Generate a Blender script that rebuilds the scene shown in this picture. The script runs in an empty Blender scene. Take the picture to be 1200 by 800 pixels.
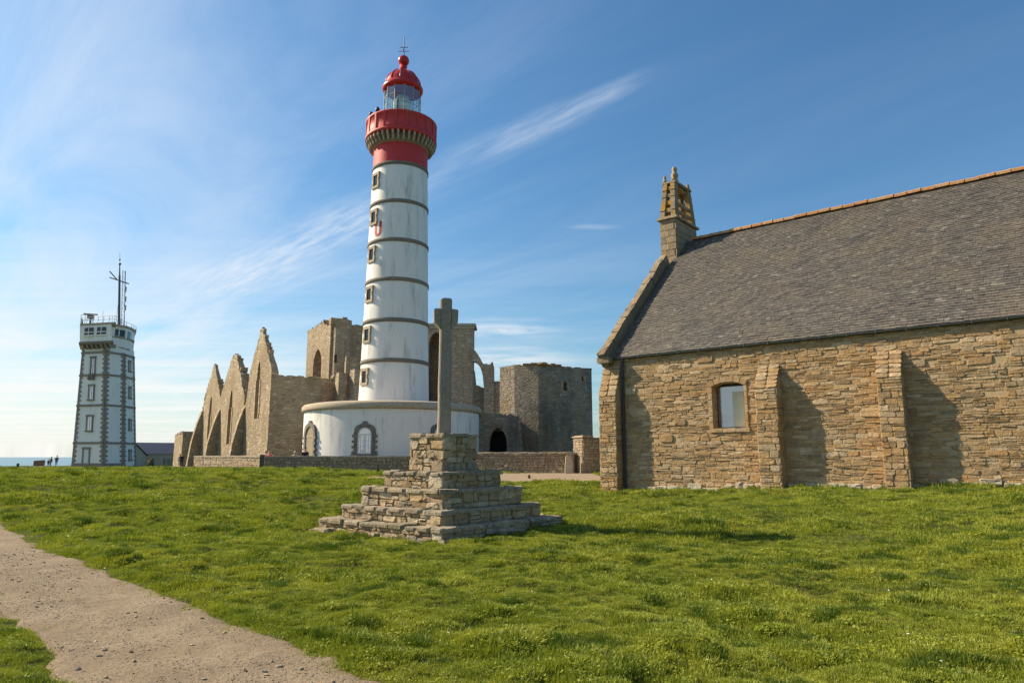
import bpy, math, random
import numpy as np
from mathutils import Vector, Matrix, noise as mnoise
random.seed(7); rng = np.random.default_rng(7)
R = math.radians
S = bpy.context.scene
COL = S.collection

# ------------------------------------------------------------------ camera
EYE = 1.6
TH = R(9.58); CT, ST = math.cos(TH), math.sin(TH)
cam = bpy.data.cameras.new('camera'); cam.lens = 24; cam.sensor_width = 36
cam.clip_start = .1; cam.clip_end = 120000
camo = bpy.data.objects.new('camera', cam); COL.objects.link(camo)
camo.location = (0, 0, EYE); camo.rotation_euler = (R(90) + TH, 0, 0)
S.camera = camo

# ------------------------------------------------------------------ light
SUN_AZ = R(-70.9)      # from +Y, clockwise positive
SUN_EL = R(35.5)
EXPOSURE = 0.80
sd = Vector((math.sin(SUN_AZ) * math.cos(SUN_EL), math.cos(SUN_AZ) * math.cos(SUN_EL), math.sin(SUN_EL)))
sun = bpy.data.lights.new('sun', 'SUN'); sun.energy = 5.0; sun.angle = R(.55); sun.color = (1, .84, .61)
suno = bpy.data.objects.new('sun', sun); COL.objects.link(suno)
suno.rotation_euler = (-sd).to_track_quat('-Z', 'Y').to_euler(); suno.location = (-60, 20, 60)
S.view_settings.view_transform = 'Standard'; S.view_settings.look = 'None'
S.view_settings.exposure = EXPOSURE; S.view_settings.gamma = 1
S.cycles.use_denoising = True
S.cycles.max_bounces = 6; S.cycles.transparent_max_bounces = 12

class N:
    """tiny node helper"""
    def __init__(s, nt): s.nt = nt
    def n(s, t, ins=None, **kw):
        nd = s.nt.nodes.new(t)
        for k, v in kw.items(): setattr(nd, k, v)
        for k, v in (ins or {}).items():
            if isinstance(v, bpy.types.NodeSocket): s.nt.links.new(v, nd.inputs[k])
            else: nd.inputs[k].default_value = v
        return nd
    def math(s, op, a, b=0.0, c=None, clamp=False):
        ins = {0: a, 1: b}
        if c is not None: ins[2] = c
        nd = s.n('ShaderNodeMath', ins, operation=op); nd.use_clamp = clamp
        return nd.outputs[0]
    def vmath(s, op, a, b=(0, 0, 0)):
        nd = s.n('ShaderNodeVectorMath', {0: a, 1: b}, operation=op)
        return nd.outputs['Value'] if op in ('DOT_PRODUCT', 'LENGTH', 'DISTANCE') else nd.outputs[0]
    def ramp(s, f, stops, interp='LINEAR'):
        nd = s.n('ShaderNodeValToRGB', {0: f}); cr = nd.color_ramp; cr.interpolation = interp
        while len(cr.elements) < len(stops): cr.elements.new(.5)
        for e, (p, c) in zip(cr.elements, stops):
            e.position = p; e.color = (*c, 1) if len(c) == 3 else c
        return nd.outputs[0]
    def mix(s, f, a, b, bt='MIX'):
        nd = s.n('ShaderNodeMix', None, data_type='RGBA', blend_type=bt)
        for k, v in ((0, f), (6, a), (7, b)):
            if isinstance(v, bpy.types.NodeSocket): s.nt.links.new(v, nd.inputs[k])
            else: nd.inputs[k].default_value = (*v, 1) if isinstance(v, tuple) and len(v) == 3 else v
        return nd.outputs[2]
    def noise(s, vec, scale, detail=4, rough=.55, dist=0):
        return s.n('ShaderNodeTexNoise', {'Vector': vec, 'Scale': scale, 'Detail': detail, 'Roughness': rough, 'Distortion': dist}).outputs[0]
    def sstep(s, v, a, b, lo=0.0, hi=1.0):
        return s.n('ShaderNodeMapRange', {0: v, 1: a, 2: b, 3: lo, 4: hi}, interpolation_type='SMOOTHSTEP').outputs[0]
    def link(s, a, b): s.nt.links.new(a, b)

# ------------------------------------------------------------------ world
W = bpy.data.worlds.new('World'); S.world = W; W.use_nodes = True
W.node_tree.nodes.clear(); g = N(W.node_tree)
sky = g.n('ShaderNodeTexSky', sky_type='NISHITA', sun_disc=False, sun_elevation=SUN_EL, sun_rotation=SUN_AZ,
          altitude=20, air_density=1.25, dust_density=.9, ozone_density=2.2)
tc = g.n('ShaderNodeTexCoord').outputs['Generated']
sep = g.n('ShaderNodeSeparateXYZ', {0: tc})
zz = g.math('MAXIMUM', sep.outputs[2], .015)
P = g.n('ShaderNodeCombineXYZ', {0: g.math('DIVIDE', sep.outputs[0], zz), 1: g.math('DIVIDE', sep.outputs[1], zz), 2: 0.0}).outputs[0]
u = g.vmath('DOT_PRODUCT', P, (.674, -.739, 0)); v = g.vmath('DOT_PRODUCT', P, (.739, .674, 0))
UV = g.n('ShaderNodeCombineXYZ', {0: u, 1: v, 2: 0.0}).outputs[0]
warp = g.noise(UV, 1.3, 4)
v2 = g.math('ADD', v, g.math('MULTIPLY', g.math('SUBTRACT', warp, .5), .16))
d0 = g.math('ABSOLUTE', g.math('SUBTRACT', v2, 1.385))
wid = g.math('MULTIPLY_ADD', g.math('ABSOLUTE', g.math('ADD', u, .9)), .05, .018)
core = g.sstep(g.math('DIVIDE', d0, wid), 0, 2.4, 1, 0)
fib = g.noise(g.n('ShaderNodeMapping', {0: UV, 'Rotation': (0, 0, R(62)), 'Scale': (1.6, 11, 1)}).outputs[0], 2.2, 6, .62)
along = g.sstep(u, -5.6, -4.3, 0, 1)
along = g.math('MULTIPLY', along, g.sstep(u, -1.15, -.9, 1, 0))
gap = g.math('ADD', g.math('MULTIPLY_ADD', g.sstep(g.math('ABSOLUTE', g.math('ADD', u, 3.2)), .6, 1.5, 1, 0), .42, .14),
             g.math('MULTIPLY', g.sstep(g.math('ABSOLUTE', g.math('ADD', u, 1.32)), .1, .55, 1, 0), .26))
streak = g.math('MULTIPLY', g.math('MULTIPLY', core, along), g.math('MULTIPLY', gap, g.sstep(fib, .3, .72, .25, 1.0)))
# thin veils, stretched along the wind, thicker to the west (left)
st = g.noise(g.n('ShaderNodeMapping', {0: UV, 'Rotation': (0, 0, R(18)), 'Scale': (.35, 1.5, 1)}).outputs[0], .9, 7, .6, .6)
st2 = g.noise(g.n('ShaderNodeMapping', {0: P, 'Rotation': (0, 0, R(-8)), 'Scale': (.12, 1.0, 1)}).outputs[0], .8, 6, .6, .3)
west = g.sstep(g.math('DIVIDE', sep.outputs[0], g.math('MAXIMUM', sep.outputs[1], .1)), -.8, .35, 1, 0)
veil = g.math('MULTIPLY', g.sstep(st, .36, .78), g.math('MULTIPLY_ADD', west, .58, .05))
low = g.sstep(sep.outputs[2], .0, .42, 1, 0)
veil2 = g.math('MULTIPLY', g.math('MULTIPLY', g.sstep(st2, .40, .66), low), g.math('MULTIPLY_ADD', west, .60, .16))
hz = g.math('MULTIPLY', g.sstep(sep.outputs[2], .0, .3, 1, 0), g.math('MULTIPLY_ADD', west, .60, .05))
# two small wisps low over the ruins
def wisp(cx, cy, rx, ry, a):
    q = g.vmath('SUBTRACT', P, (cx, cy, 0))
    q = g.vmath('MULTIPLY', q, (1 / rx, 1 / ry, 1))
    r = g.vmath('LENGTH', q)
    nn = g.noise(g.n('ShaderNodeMapping', {0: P, 'Rotation': (0, 0, R(12)), 'Scale': (.8, 1.6, 1)}).outputs[0], 1.8, 6, .65, .5)
    return g.math('MULTIPLY', g.math('MULTIPLY', g.sstep(r, .1, 1.1, 1, 0), g.sstep(nn, .35, .62)), a)
w1 = wisp(-.1, 5.35, .62, .55, .62); w2 = wisp(-.05, 7.1, .9, 1.3, .55)
w3 = wisp(.36, 2.89, .14, .05, .22)
tot = g.math('ADD', streak, veil)
for q in (veil2, hz, w1, w2, w3): tot = g.math('ADD', tot, g.math('MULTIPLY', q, g.math('SUBTRACT', 1.0, tot)))
tot = g.math('MINIMUM', tot, .93)
tot = g.math('MULTIPLY', tot, g.sstep(sep.outputs[2], -.02, .0))
cloudc = g.mix(low, (7.2, 7.9, 8.9), (9.3, 9.0, 8.7))
skyc = g.mix(1.0, sky.outputs[0], (.62, .99, 1.22), 'MULTIPLY')
bg = g.n('ShaderNodeBackground', {0: g.mix(tot, skyc, cloudc), 1: .064})
g.link(bg.outputs[0], g.n('ShaderNodeOutputWorld').inputs[0])

# ------------------------------------------------------------------ pixel helper (photo pixels, 1200x800) -> world
def at(px, py, Y):
    a = (px - 600) / 800; b = (400 - py) / 800
    k = Y / (CT - b * ST)
    return Vector((a * k, Y, EYE + k * (ST + b * CT)))

# ------------------------------------------------------------------ terrain height
_c = []
def cp(x, y, z): _c.append((x, y, z))
def cpp(px, py, Y): p = at(px, py, Y); cp(*p)
for q in ((-10, -8), (10, -8), (0, -3), (-30, -20), (30, -20), (-4, 5.2), (0, 5.2), (-8, 7), (0, 0), (-11, 14)): cp(*q, -.04)
cp(4, 5.2, .05); cp(9, 9, .25); cp(12, 12, .42); cp(-1.36, 13.9, -.12); cp(-4.3, 16.4, -.13); cp(1.1, 17.0, .0); cp(5.5, 14.9, .0)
cpp(720, 575, 28); cpp(1200, 571, 19.5); cp(20, 15, .95); cp(9.1, 23.7, .5)
cpp(0, 553, 38); cpp(200, 552, 38); cpp(400, 554, 38); cpp(455, 558, 40); cpp(-200, 554, 38)
cp(-24, 52, .62); cp(-12, 50, .58); cp(-10, 57, .6); cp(-30, 62, .6)
cpp(610, 566, 33); cpp(700, 567, 31); cpp(620, 553.5, 46); cpp(700, 553.5, 45)
cp(10, 60, .6); cp(25, 40, .7); cp(40, 25, 1.0); cp(-30, 80, .45); cp(0, 85, .6); cp(-60, 110, .1); cp(-85, 125, 0.05); cp(-70, 60, .4); cp(-110, 80, 0)
for k in range(12): cp(170 * math.sin(k * .5236), 170 * math.cos(k * .5236), 0)
_c = np.array(_c); _n = len(_c)
_D = np.sqrt(((_c[:, None, :2] - _c[None, :, :2]) ** 2).sum(-1))
_A = np.zeros((_n + 1, _n + 1)); _A[:_n, :_n] = -np.sqrt(_D ** 2 + .8)
_A[:_n, _n] = 1; _A[_n, :_n] = 1
_w = np.linalg.solve(_A, np.append(_c[:, 2], 0))
def vnoise(x, y, seed=0):
    xi = np.floor(x).astype(np.int64); yi = np.floor(y).astype(np.int64); fx = x - xi; fy = y - yi
    fx = fx * fx * (3 - 2 * fx); fy = fy * fy * (3 - 2 * fy)
    def h(a, b):
        n = (a * 374761393 + b * 668265263 + seed * 1442695041) & 0xffffffff
        n = ((n ^ (n >> 13)) * 1274126177) & 0xffffffff
        return ((n ^ (n >> 16)) & 0xffff) / 65535.0
    return (h(xi, yi) * (1 - fx) + h(xi + 1, yi) * fx) * (1 - fy) + (h(xi, yi + 1) * (1 - fx) + h(xi + 1, yi + 1) * fx) * fy
def sst(x, a, b): t = np.clip((x - a) / (b - a), 0, 1); return t * t * (3 - 2 * t)
def base_h(x, y):
    x = np.atleast_1d(np.asarray(x, float)); y = np.atleast_1d(np.asarray(y, float))
    z = np.full(x.shape, _w[_n])
    for i in range(_n): z += _w[i] * -np.sqrt((x - _c[i, 0]) ** 2 + (y - _c[i, 1]) ** 2 + .8)
    r = np.hypot(x, y)
    return z - 30 * sst(r, 150, 215)
# main path: strip between x+y = 2.05 and 4.1
def path_d(x, y):
    s = x + y; e = (vnoise(x * 1.1, y * 1.1, 5) - .5) * .26 + (vnoise(x * 4, y * 4, 6) - .5) * .16
    return np.maximum(2.33 - s, s - 4.5) / 1.414 + e      # <0 inside
def yard_d(x, y):
    e = (vnoise(x * .9, y * .9, 8) - .5) * .9
    near = 33.6 + .0 * x; far = 46.1
    return np.maximum(np.maximum(near - y - .28 * (x - 1) * 0 + e, y - far), np.maximum(-7.5 - x, x - 5.2 - .0 * y))
def ground_h(x, y):
    x = np.atleast_1d(np.asarray(x, float)); y = np.atleast_1d(np.asarray(y, float))
    z = base_h(x, y); r = np.hypot(x, y)
    hm = (vnoise(x * 1.1, y * 1.1, 1) - .5) * .09 + (vnoise(x * 2.9, y * 2.9, 2) - .5) * .085 + (vnoise(x * .33, y * .33, 3) - .5) * .14
    hm += np.clip(vnoise(x * 1.9 + 9, y * 1.9, 4) - .6, 0, 1) * .2 + (vnoise(x * 6.3, y * 6.3, 9) - .5) * .055
    flat = np.clip(sst(path_d(x, y), -.1, .6), 0, 1) * np.clip(sst(yard_d(x, y), -.3, 1.5), 0, 1)
    farfade = 1 + sst(r, 20, 40) * .7
    calm = 1 - .8 * np.exp(-((y - (16.2 - .34 * x)) / 1.6) ** 2) * sst(x, -1, 1) * (1 - sst(x, 6.5, 8.5))
    hm = hm * calm
    z = z + .17 * np.tanh((y - (16.25 - .34 * x)) / 1.0) * sst(x, .8, 2.2) * (1 - sst(x, 6.5, 9.5)) * (1 - sst(y, 17.5, 21))
    z = z + hm * flat * farfade * (1 - sst(r, 60, 90) * .7) - .05 * (1 - flat)
    return z
def gz(x, y): return float(ground_h(x, y)[0])

# ------------------------------------------------------------------ objects
MW = {}
def mw(o): return MW.get(o.name, Matrix())
def tag(o, label=None, cat=None, group=None, kind=None):
    if label: o['label'] = label
    if cat: o['category'] = cat
    if group: o['group'] = group
    if kind: o['kind'] = kind
    return o
def empty(name, loc, rz=0, label=None, cat=None, group=None):
    o = bpy.data.objects.new(name, None); COL.objects.link(o); o.empty_display_size = .3
    o.location = loc; o.rotation_euler = (0, 0, rz)
    MW[o.name] = Matrix.Translation(Vector(loc)) @ Matrix.Rotation(rz, 4, 'Z')
    return tag(o, label, cat, group)
def link_mesh(name, me, parent=None, M=None):
    """an object whose world matrix is M under parent"""
    o = bpy.data.objects.new(name, me); COL.objects.link(o)
    M = M or Matrix()
    if parent is not None:
        o.parent = parent; L = mw(parent).inverted() @ M
    else: L = M
    o.matrix_basis = L
    MW[o.name] = M
    return o
class MB:
    """collects world-space faces, then links them as one mesh object"""
    def __init__(s): s.v = []; s.f = []; s.mi = []; s.m = 0; s.sm = []
    def add(s, vs, fs, smooth=False):
        b = len(s.v); s.v += [Vector(p) for p in vs]
        for f in fs: s.f.append([b + i for i in f]); s.mi.append(s.m); s.sm.append(smooth)
    def box(s, o, x, y, z, sx, sy, sz):
        """o = world Matrix frame; x..: min corner, sizes"""
        c = [(x + i * sx, y + j * sy, z + k * sz) for k in (0, 1) for j in (0, 1) for i in (0, 1)]
        s.add([o @ Vector(p) for p in c], [(0, 2, 3, 1), (4, 5, 7, 6), (0, 1, 5, 4), (2, 6, 7, 3), (0, 4, 6, 2), (1, 3, 7, 5)])
    def hexa(s, bottom, top):
        n = len(bottom)
        s.add(list(bottom) + list(top), [tuple(reversed(range(n))), tuple(range(n, 2 * n))] + [(i, (i + 1) % n, n + (i + 1) % n, n + i) for i in range(n)])
    def extr(s, M, prof, y0, y1):
        """profile of (x,z) in frame M extruded along local y; counter-clockwise seen from -y"""
        n = len(prof)
        s.add([M @ Vector((p[0], y0, p[1])) for p in prof] + [M @ Vector((p[0], y1, p[1])) for p in prof],
              [tuple(range(n)), tuple(reversed(range(n, 2 * n)))] + [(i, n + i, n + (i + 1) % n, (i + 1) % n) for i in range(n)])
    def tube(s, a, b, r, n=8, r2=None, cap=True):
        a, b = Vector(a), Vector(b); d = (b - a).normalized(); q = d.to_track_quat('Z', 'Y'); r2 = r if r2 is None else r2
        ra = [a + q @ Vector((r * math.cos(k * 2 * math.pi / n), r * math.sin(k * 2 * math.pi / n), 0)) for k in range(n)]
        rb = [b + q @ Vector((r2 * math.cos(k * 2 * math.pi / n), r2 * math.sin(k * 2 * math.pi / n), 0)) for k in range(n)]
        fs = [(i, (i + 1) % n, n + (i + 1) % n, n + i) for i in range(n)]
        s.add(ra + rb, fs, n > 6)
        if cap: s.add(ra, [tuple(reversed(range(n)))]); s.add(rb, [tuple(range(n))])
    def lathe(s, c, prof, n=64, smooth=True, a0=0, a1=2 * math.pi):
        c = Vector(c); full = abs(a1 - a0 - 2 * math.pi) < 1e-6; m = n if full else n + 1
        vs = []
        for r, z in prof:
            for k in range(m):
                a = a0 + (a1 - a0) * k / n
                vs.append(c + Vector((r * math.cos(a), r * math.sin(a), z)))
        fs = []
        for j in range(len(prof) - 1):
            for k in range(n):
                k2 = (k + 1) % m
                fs.append((j * m + k, j * m + k2, (j + 1) * m + k2, (j + 1) * m + k))
        s.add(vs, fs, smooth)
    def build(s, name, mats, parent=None, M=None):
        me = bpy.data.meshes.new(name); M = M or (mw(parent) if parent else Matrix())
        I = M.inverted()
        me.from_pydata([I @ p for p in s.v], [], s.f)
        if not isinstance(mats, (list, tuple)): mats = [mats]
        for m in mats: me.materials.append(m)
        me.polygons.foreach_set('material_index', s.mi); me.polygons.foreach_set('use_smooth', s.sm)
        me.update()
        return link_mesh(name, me, parent, M)
def frame(origin, xdir, zdir=(0, 0, 1)):
    """matrix with local x along xdir, z along zdir, y = z cross x (into the wall when x runs left to right for a viewer)"""
    x = Vector(xdir).normalized(); z = Vector(zdir).normalized(); y = z.cross(x).normalized(); z = x.cross(y)
    M = Matrix((x, y, z)).transposed().to_4x4(); M.translation = Vector(origin); return M
def proto_mesh(name, vs, fs, mat, smooth=False):
    me = bpy.data.meshes.new(name); me.from_pydata(vs, [], fs)
    for m in (mat if isinstance(mat, list) else [mat]): me.materials.append(m)
    if smooth: me.polygons.foreach_set('use_smooth', [True] * len(me.polygons))
    me.update(); return me

# stone prototypes: local x,z in [-.5,.5], outward = -y (0 at wall face, -1 front)
def stone_proto(seed, rough=.07, inset=.9, blocky=False):
    jy = .05 if blocky else .25
    r = random.Random(seed); pts = []
    c = .06 if blocky else .13
    cor = [(-.5, -.5), (.5, -.5), (.5, .5), (-.5, .5)]
    for i, (x, z) in enumerate(cor):
        c1 = c * r.uniform(.4, 1.6); c2 = c * r.uniform(.4, 1.6)
        if i == 0: q = [(x, z + c2), (x + c1, z)]
        elif i == 1: q = [(x - c1, z), (x, z + c2)]
        elif i == 2: q = [(x, z - c2), (x - c1, z)]
        else: q = [(x + c1, z), (x, z - c2)]
        pts += [(a + r.uniform(-rough, rough) * .45, b + r.uniform(-rough, rough)) for a, b in q]
    vs = []
    for y, k in ((.35, 1.0), (-.55, 1.0), (-1.0, inset)):
        for (x, z) in pts: vs.append((x * (1 if k == 1 else k + .03), y + (r.uniform(-jy, jy) if k != 1 else 0), z * k))
    vs.append((0, -1.02 + r.uniform(-jy, jy * .4), 0))
    fs = []
    for j in (0, 1):
        for i in range(8):
            k = (i + 1) % 8; fs.append((j * 8 + i, j * 8 + k, (j + 1) * 8 + k, (j + 1) * 8 + i))
    for i in range(8): fs.append((16 + i, 16 + (i + 1) % 8, 24))
    return vs, fs
class StoneSet:
    def __init__(s, name, mat, n=16, **kw):
        s.p = [stone_proto(100 + i, **kw) for i in range(n)]
        s.me = [proto_mesh(name, v, f, mat) for v, f in s.p]; s.mat = mat; s.name = name
    def lay(s, parent, items, n_ind=300, name='stone', stuff='rubble_stones', minpx=0):
        """items: world matrices (already scaled); biggest on screen become objects"""
        def key(M):
            p = M.translation; d = (p - Vector((0, 0, EYE))).length
            a = M.to_scale(); vis = (M.to_3x3() @ Vector((0, -1, 0))).normalized().dot((Vector((0, 0, EYE)) - p).normalized())
            X = p.x / max(p.y, .1)
            if abs(X) > .78 or p.y < 1: vis = -1
            return a.x * a.z / d ** 2 * max(vis, 0), a.x / d * 811
        it = sorted(((key(M), i) for i, M in enumerate(items)), reverse=True)
        ind = [i for (k, px), i in it[:n_ind] if k > 0]
        rest = [i for _, i in it if i not in set(ind)]
        for i in ind: link_mesh(name, random.choice(s.me), parent, items[i])
        if rest:
            V = []; F = []; b = 0; I = (mw(parent) if parent else Matrix()).inverted()
            for i in rest:
                vs, fs = random.choice(s.p); A = np.array(I @ items[i])
                V.append(np.array(vs) @ A[:3, :3].T + A[:3, 3]); F += [[b + q for q in f] for f in fs]; b += len(vs)
            me = bpy.data.meshes.new(stuff); me.from_pydata(np.vstack(V).tolist(), [], F); me.materials.append(s.mat); me.update()
            o = link_mesh(stuff, me, parent, mw(parent) if parent else Matrix()); o['kind'] = 'stuff'
def rubble(W_, H, band=(.22, .38), wr=(.28, .8), gap=.014, ok=None, rnd=random, split=.75, holes=()):
    out = []; z = 0
    while z < H - .04:
        bh = min(rnd.uniform(*band), H - z)
        if H - z - bh < .08: bh = H - z
        x = -rnd.uniform(0, .2)
        while x < W_:
            w = rnd.uniform(*wr)
            k = 1 if rnd.random() > split else rnd.choice((2, 2, 3) if bh > .24 else (1, 2))
            cuts = [0] + sorted(rnd.uniform(.25, .75) if k == 2 else (i + 1) / k + rnd.uniform(-.06, .06) for i in range(k - 1)) + [1]
            for a, b in zip(cuts, cuts[1:]):
                if rnd.random() < .35 and w > .42:
                    c = w * rnd.uniform(.35, .65); segs = [(0, c), (c, w)]
                else: segs = [(0, w)]
                for s0, s1 in segs:
                    x0 = max(x + s0, 0); x1 = min(x + s1, W_)
                    za_, zb__ = z + bh * a, z + bh * b
                    for hx0, hx1, hz0, hz1 in holes:
                        if x1 > hx0 and x0 < hx1 and zb__ > hz0 + .03 and za_ < hz1 - .03:
                            if hx0 - x0 > x1 - hx1: x1 = min(x1, hx0)
                            else: x0 = max(x0, hx1)
                    if x1 - x0 < .07: continue
                    cx, cz = (x0 + x1) / 2, z + bh * (a + b) / 2
                    if ok is None or ok(x0, x1, z + bh * a, z + bh * b):
                        out.append((cx, cz, x1 - x0 - gap, bh * (b - a) - gap))
            x += w
        z += bh
    return out
def wavy(lst, amp=.05):
    return [(x, z + amp * (mnoise.noise((x * .45, z * .5, 3)) + .5 * mnoise.noise((x * 1.7, z * .9, 8))), w, h) for x, z, w, h in lst]
def on_wall(M, lst, d=(.03, .07), tilt=.02, y=0):
    """turn a rubble list into matrices on the x-z face of frame M (outward -y)"""
    out = []
    for cx, cz, w, h in lst:
        T = M @ Matrix.Translation((cx, y, cz)) @ Matrix.Rotation(random.uniform(-tilt, tilt), 4, 'Y') @ Matrix.Rotation(random.uniform(-tilt, tilt) * 1.5, 4, 'Z')
        out.append(T @ Matrix.Diagonal((w, random.uniform(*d), h, 1)))
    return out

# ------------------------------------------------------------------ materials
def newmat(name):
    m = bpy.data.materials.new(name); m.use_nodes = True; m.node_tree.nodes.clear()
    q = N(m.node_tree); out = q.n('ShaderNodeOutputMaterial'); return m, q, out
def bsdf(q, out, col, rough=.85, normal=None, metal=0, spec=.3, **kw):
    ins = {'Base Color': col, 'Roughness': rough, 'Metallic': metal, 'Specular IOR Level': spec}
    if normal is not None: ins['Normal'] = normal
    ins.update(kw)
    b = q.n('ShaderNodeBsdfPrincipled'); 
    for k, v in ins.items():
        if isinstance(v, bpy.types.NodeSocket): q.link(v, b.inputs[k])
        else: b.inputs[k].default_value = (*v, 1) if isinstance(v, tuple) and len(v) == 3 else v
    q.link(b.outputs[0], out.inputs[0]); return b
def simple(name, col, rough=.6, metal=0, var=.15, scale=3, bump=.0, spec=.4):
    m, q, out = newmat(name); t = q.n('ShaderNodeTexCoord').outputs['Object']
    n = q.noise(t, scale, 5); f = q.math('MULTIPLY_ADD', n, 2 * var, 1 - var)
    c = q.mix(1.0, col, q.n('ShaderNodeCombineXYZ', {0: f, 1: f, 2: f}).outputs[0], 'MULTIPLY')
    nm = q.n('ShaderNodeBump', {'Height': q.noise(t, scale * 6, 4), 'Strength': bump, 'Distance': .02}).outputs[0] if bump else None
    bsdf(q, out, c, rough, nm, metal, spec); return m
def stone_mat(name, cols, dirt=(.10, .09, .075), moss=0.0, lich=.25, bump=.7, orange=0.0, sc=1.0):
    """per-stone tint (object or island random) + grain, stains and lichen in world space"""
    m, q, out = newmat(name)
    geo = q.n('ShaderNodeNewGeometry'); oi = q.n('ShaderNodeObjectInfo'); pos = geo.outputs['Position']
    rnd = q.math('FRACT', q.math('ADD', q.math('MULTIPLY', geo.outputs['Random Per Island'], 1.0), q.math('MULTIPLY', oi.outputs['Random'], 7.31)))
    k = len(cols); c = q.ramp(rnd, [((i + .5) / k, cc) for i, cc in enumerate(cols)], 'LINEAR')
    n1 = q.noise(pos, 6 * sc, 6, .65); n2 = q.noise(pos, .55, 4, .6); n3 = q.noise(pos, 26 * sc, 4, .7)
    c = q.mix(q.sstep(n1, .45, .75, 0, .55), c, dirt)
    c = q.mix(q.sstep(n2, .35, .7, 0, .35), c, q.mix(1.0, c, (1.25, 1.02, .74), 'MULTIPLY'))
    v = q.math('MULTIPLY_ADD', n3, .7, .65)
    c = q.mix(1.0, c, q.n('ShaderNodeCombineXYZ', {0: v, 1: v, 2: v}).outputs[0], 'MULTIPLY')
    l = q.noise(pos, 9 * sc, 3, .5)
    c = q.mix(q.math('MULTIPLY', q.sstep(l, .62, .70), lich), c, (.55, .54, .48))
    if orange: c = q.mix(q.math('MULTIPLY', q.sstep(q.noise(pos, 3.1, 5, .6), .5, .62), orange), c, (.42, .22, .03))
    if moss: c = q.mix(q.math('MULTIPLY', q.sstep(q.noise(pos, 2.3, 5, .6), .45, .65), moss), c, (.07, .075, .025))
    h = q.math('ADD', q.noise(pos, 14 * sc, 6, .7), q.math('MULTIPLY', q.noise(pos, 60 * sc, 3), .3))
    nm = q.n('ShaderNodeBump', {'Height': h, 'Strength': bump, 'Distance': .05}).outputs[0]
    bsdf(q, out, c, .92, nm, 0, .2); return m
def masonry(name, cols, w=.5, h=.2, mortar=(.22, .18, .12), joint=.06, bump=.8, stain=.5, stainc=(.06, .055, .045), big=.25, warm=0.0, dist=.25):
    """fine masonry for masses too far off to pick stones apart"""
    m, q, out = newmat(name); pos = q.n('ShaderNodeNewGeometry').outputs['Position']
    wv = q.n('ShaderNodeTexNoise', {'Vector': pos, 'Scale': 1.6, 'Detail': 3.0})
    p2 = q.vmath('ADD', pos, q.vmath('SCALE', wv.outputs[1], (0, 0, 0)))
    sc = q.n('ShaderNodeVectorMath', {0: q.vmath('SUBTRACT', wv.outputs[1], (.5, .5, .5)), 'Scale': dist}, operation='SCALE').outputs[0]
    p2 = q.vmath('ADD', pos, sc); p3 = q.vmath('MULTIPLY', p2, (1 / w, 1 / w, 1 / h))
    vo = q.n('ShaderNodeTexVoronoi', {'Vector': p3, 'Scale': 1.0, 'Randomness': .8}, feature='F1')
    ve = q.n('ShaderNodeTexVoronoi', {'Vector': p3, 'Scale': 1.0, 'Randomness': .8}, feature='DISTANCE_TO_EDGE')
    r = q.n('ShaderNodeSeparateColor', {0: vo.outputs['Color']}).outputs[0]
    k = len(cols); c = q.ramp(r, [((i + .5) / k, cc) for i, cc in enumerate(cols)])
    c = q.mix(q.sstep(ve.outputs[0], 0, joint * 2, 1, 0), c, mortar)
    f = q.math('MULTIPLY_ADD', q.noise(pos, 9, 5, .7), .9, .55)
    c = q.mix(1.0, c, q.n('ShaderNodeCombineXYZ', {0: f, 1: f, 2: f}).outputs[0], 'MULTIPLY')
    st = q.noise(q.vmath('MULTIPLY', pos, (1, 1, .35)), big, 6, .65)
    c = q.mix(q.math('MULTIPLY', q.sstep(st, .45, .7), stain), c, stainc)
    if warm: c = q.mix(q.math('MULTIPLY', q.sstep(q.noise(pos, .4, 4), .45, .65), warm), c, (.30, .21, .11))
    hh = q.math('ADD', q.sstep(ve.outputs[0], 0, joint * 2.5), q.math('MULTIPLY', q.noise(pos, 6, 6, .7), .9))
    hh = q.math('ADD', hh, q.math('MULTIPLY', r, .5))
    nm = q.n('ShaderNodeBump', {'Height': hh, 'Strength': bump, 'Distance': .08}).outputs[0]
    bsdf(q, out, c, .92, nm, 0, .2); return m

M = {}
TAN = [(.42, .285, .145), (.33, .225, .12), (.47, .345, .20), (.25, .18, .11), (.42, .27, .125), (.36, .275, .175), (.52, .41, .27), (.38, .245, .115)]
M['stone'] = stone_mat('chapel_stone', TAN, lich=.18)
M['mortar'] = simple('lime_mortar', (.44, .32, .18), .95, 0, .35, 9, 1.0)
M['quoin'] = stone_mat('dressed_stone', [(.41, .28, .145), (.34, .22, .11), (.44, .33, .20), (.39, .25, .12)], lich=.2, bump=.5)
M['monstone'] = stone_mat('monument_stone', [(.48, .37, .22), (.38, .29, .18), (.52, .42, .27), (.32, .25, .17), (.48, .35, .20), (.40, .35, .27), (.56, .48, .34)], lich=.45, moss=.12, bump=1.0, orange=.15)
M['monslab'] = stone_mat('monument_slab', [(.36, .30, .21), (.28, .24, .18), (.42, .35, .25)], lich=.6, moss=.35, bump=1.0)
M['moncore'] = simple('monument_mortar', (.42, .32, .19), .95, 0, .3, 7, 1.0)
M['cross'] = stone_mat('cross_granite', [(.33, .295, .245), (.31, .28, .235)], dirt=(.16, .145, .105), moss=.10, lich=.5, bump=.8, sc=1.6)
M['bell'] = stone_mat('belfry_granite', [(.36, .29, .205), (.29, .235, .165), (.41, .34, .245), (.28, .215, .145)], lich=.3, bump=.9, orange=.3)
M['belltop'] = stone_mat('belfry_lichen_granite', [(.31, .245, .155), (.26, .205, .13)], lich=.25, bump=1.0, orange=1.0)
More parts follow.
